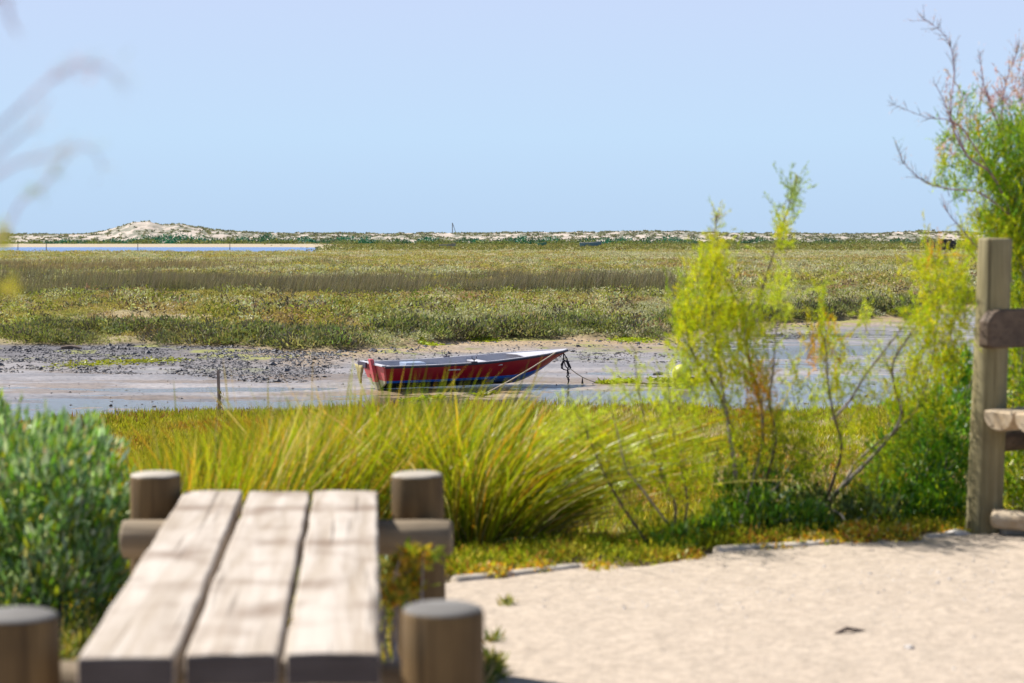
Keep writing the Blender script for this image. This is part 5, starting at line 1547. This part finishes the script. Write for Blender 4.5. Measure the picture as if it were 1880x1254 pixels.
for (u, v, ru, rv, n_, c_) in [(1085, 780, 36, 30, 16, YL), (1110, 830, 36, 36, 16, YG), (1050, 770, 26, 20, 8, YL), (1160, 850, 30, 40, 14, YL), (1200, 780, 30, 40, 14, YG), (1230, 830, 30, 50, 18, YG), (1170, 700, 14, 40, 7, YL), (1130, 720, 14, 40, 6, YL),
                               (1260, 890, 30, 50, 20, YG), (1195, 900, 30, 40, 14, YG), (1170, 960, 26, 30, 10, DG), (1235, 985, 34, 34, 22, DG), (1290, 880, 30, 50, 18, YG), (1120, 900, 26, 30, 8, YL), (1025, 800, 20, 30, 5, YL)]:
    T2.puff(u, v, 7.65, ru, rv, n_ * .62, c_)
T2.done()

T3 = Tam("tamarisk_shrub", "tamarisk with pale grey stems leaning right towards the tall post", tuple(P(1505, 950, 8.3)))
c1 = T3.stem([(1505, 960, 8.3), (1528, 915, 8.3), (1560, 880, 8.3), (1600, 840, 8.3), (1640, 795, 8.3), (1680, 755, 8.35), (1705, 690, 8.4), (1720, 600, 8.4), (1725, 520, 8.4)], .0125, .002, 'greybark')
c2 = T3.stem([(1525, 920, 8.25), (1545, 895, 8.2), (1590, 850, 8.2), (1625, 812, 8.2), (1650, 775, 8.15), (1655, 740, 8.15)], .010, .003, 'greybark')
c3 = T3.stem([(1520, 930, 8.3), (1560, 870, 8.35), (1575, 845, 8.35), (1630, 800, 8.4), (1672, 780, 8.4)], .009, .004, 'greybark')
c4 = T3.stem([(1515, 920, 8.2), (1545, 830, 8.1), (1530, 760, 8.0), (1520, 700, 8.0), (1515, 620, 8.0)], .007, .0015)
c5 = T3.stem([(1660, 770, 8.3), (1640, 700, 8.2), (1642, 660, 8.2), (1675, 610, 8.2), (1700, 570, 8.2)], .006, .0015)
c6 = T3.stem([(1528, 770, 8.1), (1560, 735, 8.1), (1595, 680, 8.1), (1650, 610, 8.1), (1665, 585, 8.1)], .007, .0015, 'greybark')
for s_, n_ in ((c1, 50), (c4, 30), (c5, 30), (c6, 16)): T3.sprout(s_, .45 if s_ is c1 else .2, 1, n_, .11, 260, YG)
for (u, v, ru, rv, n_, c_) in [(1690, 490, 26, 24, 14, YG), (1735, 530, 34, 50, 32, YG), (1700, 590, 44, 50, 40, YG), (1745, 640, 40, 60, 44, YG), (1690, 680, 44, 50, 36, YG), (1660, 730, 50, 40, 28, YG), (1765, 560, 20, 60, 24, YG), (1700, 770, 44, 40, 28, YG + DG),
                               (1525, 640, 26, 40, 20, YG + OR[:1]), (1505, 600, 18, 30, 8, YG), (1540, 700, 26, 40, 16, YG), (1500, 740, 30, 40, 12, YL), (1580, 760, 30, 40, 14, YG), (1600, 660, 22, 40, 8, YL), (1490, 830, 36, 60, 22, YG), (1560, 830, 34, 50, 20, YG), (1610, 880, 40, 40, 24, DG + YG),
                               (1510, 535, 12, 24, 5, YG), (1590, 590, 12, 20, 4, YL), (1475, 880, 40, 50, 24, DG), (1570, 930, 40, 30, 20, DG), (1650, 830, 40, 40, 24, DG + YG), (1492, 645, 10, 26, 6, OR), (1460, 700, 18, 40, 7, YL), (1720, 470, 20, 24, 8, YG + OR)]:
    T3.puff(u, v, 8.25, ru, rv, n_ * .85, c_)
T3.done()

T4 = Tam("tamarisk_tree", "tall tamarisk with pinkish tips rising behind the tall bench post", tuple(P(1960, 985, 9.3)))
d0 = T4.stem([(1960, 1000, 9.3), (1945, 800, 9.2), (1925, 620, 9.1), (1900, 500, 9.0), (1880, 430, 9.0)], .03, .014)
d1 = T4.stem([(1900, 500, 9.0), (1860, 400, 8.9), (1820, 320, 8.8), (1775, 285, 8.8), (1745, 215, 8.8), (1752, 130, 8.8), (1738, 70, 8.8), (1692, 32, 8.8)], .0065, .0007, 'pinkbark')
d2 = T4.stem([(1860, 400, 8.9), (1800, 355, 8.8), (1745, 347, 8.8), (1700, 335, 8.8), (1660, 300, 8.8), (1648, 270, 8.8)], .0048, .0007, 'pinkbark')
d3 = T4.stem([(1820, 320, 8.8), (1760, 230, 8.7), (1700, 215, 8.7), (1640, 192, 8.7)], .0032, .0007, 'pinkbark')
d4 = T4.stem([(1890, 460, 9.0), (1860, 350, 9.0), (1840, 250, 9.0), (1845, 160, 9.0), (1868, 95, 9.0)], .007, .0009, 'pinkbark')
d5 = T4.stem([(1880, 430, 9.0), (1882, 300, 9.1), (1875, 200, 9.1), (1890, 90, 9.1)], .007, .001, 'pinkbark')
d6 = T4.stem([(1840, 250, 9.0), (1810, 170, 8.9), (1798, 100, 8.9)], .004, .001, 'pinkbark')
d7 = T4.stem([(1775, 285, 8.8), (1735, 190, 8.7), (1715, 150, 8.7)], .003, .0009, 'pinkbark')
d8 = T4.stem([(1790, 450, 8.8), (1765, 420, 8.8), (1740, 390, 8.8), (1728, 355, 8.8)], .003, .0009, 'pinkbark')
d9 = T4.stem([(1925, 620, 9.1), (1850, 540, 9.0), (1805, 480, 8.9), (1790, 440, 8.9)], .009, .002)
for s_, t0, n_, L_, c_, de in ((d1, .55, 50, .12, PK, 110), (d2, .45, 34, .09, PK + DG[:1], 120), (d3, .2, 30, .08, PK, 100), (d4, .55, 40, .12, PK, 120), (d5, .5, 36, .12, PK + DG, 140), (d6, .1, 24, .09, PK, 100), (d7, .1, 16, .08, PK, 90), (d8, .1, 10, .08, PK, 80)):
    T4.sprout(s_, t0, 1, n_, L_, de, c_, bl=.016, bw=.0016)
GG = [(.22, .38, .02), (.34, .46, .02), (.14, .28, .03), (.46, .50, .02)]
for (u, v, ru, rv, n_, c_) in [(1860, 390, 40, 40, 46, GG), (1840, 420, 44, 26, 34, GG + YG), (1870, 320, 36, 50, 44, GG), (1825, 330, 30, 40, 28, GG), (1790, 300, 36, 24, 22, GG), (1790, 240, 24, 30, 14, GG + OR[:1]), (1840, 260, 36, 40, 26, GG), (1868, 240, 24, 40, 16, GG),
                               (1740, 255, 26, 26, 9, GG + PK), (1735, 330, 24, 14, 7, GG), (1760, 350, 18, 18, 7, GG), (1840, 190, 40, 40, 16, PK), (1730, 295, 14, 10, 5, YG), (1760, 200, 20, 40, 10, PK + GG), (1870, 150, 24, 40, 12, PK),
                               (1778, 455, 14, 26, 12, YG), (1870, 460, 24, 30, 26, GG + YG), (1800, 400, 24, 20, 12, YG), (1870, 560, 22, 60, 30, YG), (1880, 680, 26, 60, 30, YG + GG), (1960, 350, 60, 90, 40, GG), (1980, 600, 60, 120, 40, GG), (1860, 860, 24, 40, 14, YG)]:
    T4.puff(u, v, 9.0, ru, rv, n_ * (.6 if c_ is PK else (1.7 if u > 1815 else .9)), c_)
T4.done()

# the branch that hangs in from the left, very close to the lens
T5 = Tam("tamarisk_tree", "blurred pinkish tamarisk branches arching in at the left edge of the sky", (-1.2, 1.9, 0))
DL = 1.55
def st5(pts, r0, r1, mat='pinkbark'): return T5.stem([(u, v, DL + dd) for u, v, dd in pts], r0, r1, mat)
# trunk outside the frame
m = MB(); m.tube([(-1.2, 1.9, -.05), (-1.12, 1.85, .5), (-.95, 1.75, .95), (-.72, 1.6, 1.15), (-.55, 1.56, 1.2)], [.03, .025, .018, .010, .006], 8); m.build("trunk", M['bark'], T5.r, smooth=True)
f1 = st5([(-560, 560, .05), (-200, 420, .02), (-60, 290, 0), (30, 205, 0), (70, 165, 0), (120, 128, 0), (165, 118, 0), (200, 130, 0), (228, 162, 0)], .0018, .0004)
f2 = st5([(-200, 420, .02), (-60, 330, 0), (20, 260, .02), (60, 225, .03), (90, 180, .04)], .002, .0005)
f3 = st5([(-560, 560, .05), (-120, 520, .25), (5, 425, .3), (35, 375, .3), (75, 345, .25), (110, 300, .2), (145, 270, .2), (175, 280, .2), (190, 310, .2)], .0014, .0004)
f4 = st5([(-200, 420, .02), (-40, 340, .05), (30, 300, .05), (90, 285, .05), (140, 262, .05)], .002, .0005)
f5 = st5([(-200, 420, .02), (-120, 200, 0), (-60, 60, 0), (0, -10, 0), (20, 40, 0), (34, 62, 0)], .003, .0006)
G5 = [(.30, .36, .46), (.36, .30, .42), (.42, .34, .44)]
for s_, t0, n_ in ((f1, .5, 42), (f2, .5, 16), (f3, .55, 34), (f4, .5, 20), (f5, .6, 10)):
    T5.sprout(s_, t0, 1, int(n_ * .75), .024, 270, G5, up=.1, bl=.0060, bw=.0009, twig=False, spread=.6, out_=.45)
T5.sprout(f1, .55, .8, 20, .012, 500, [(.42, .16, .20)], up=.1, bl=.005, bw=.0009, twig=False)
T5.sprout(f3, .42, .62, 16, .016, 560, [(.24, .30, .06)], up=.3, bl=.006, bw=.0011, twig=False)
T5.puff(8, 436, DL + .6, 12, 16, 12, [(.40, .42, .06)], .02, 500, .3, .008, .0016, .03)
T5.puff(14, 532, DL + .5, 14, 6, 7, [(.44, .40, .03)], .02, 500, .2, .008, .0016, .03)
T5.done('pinkbark')
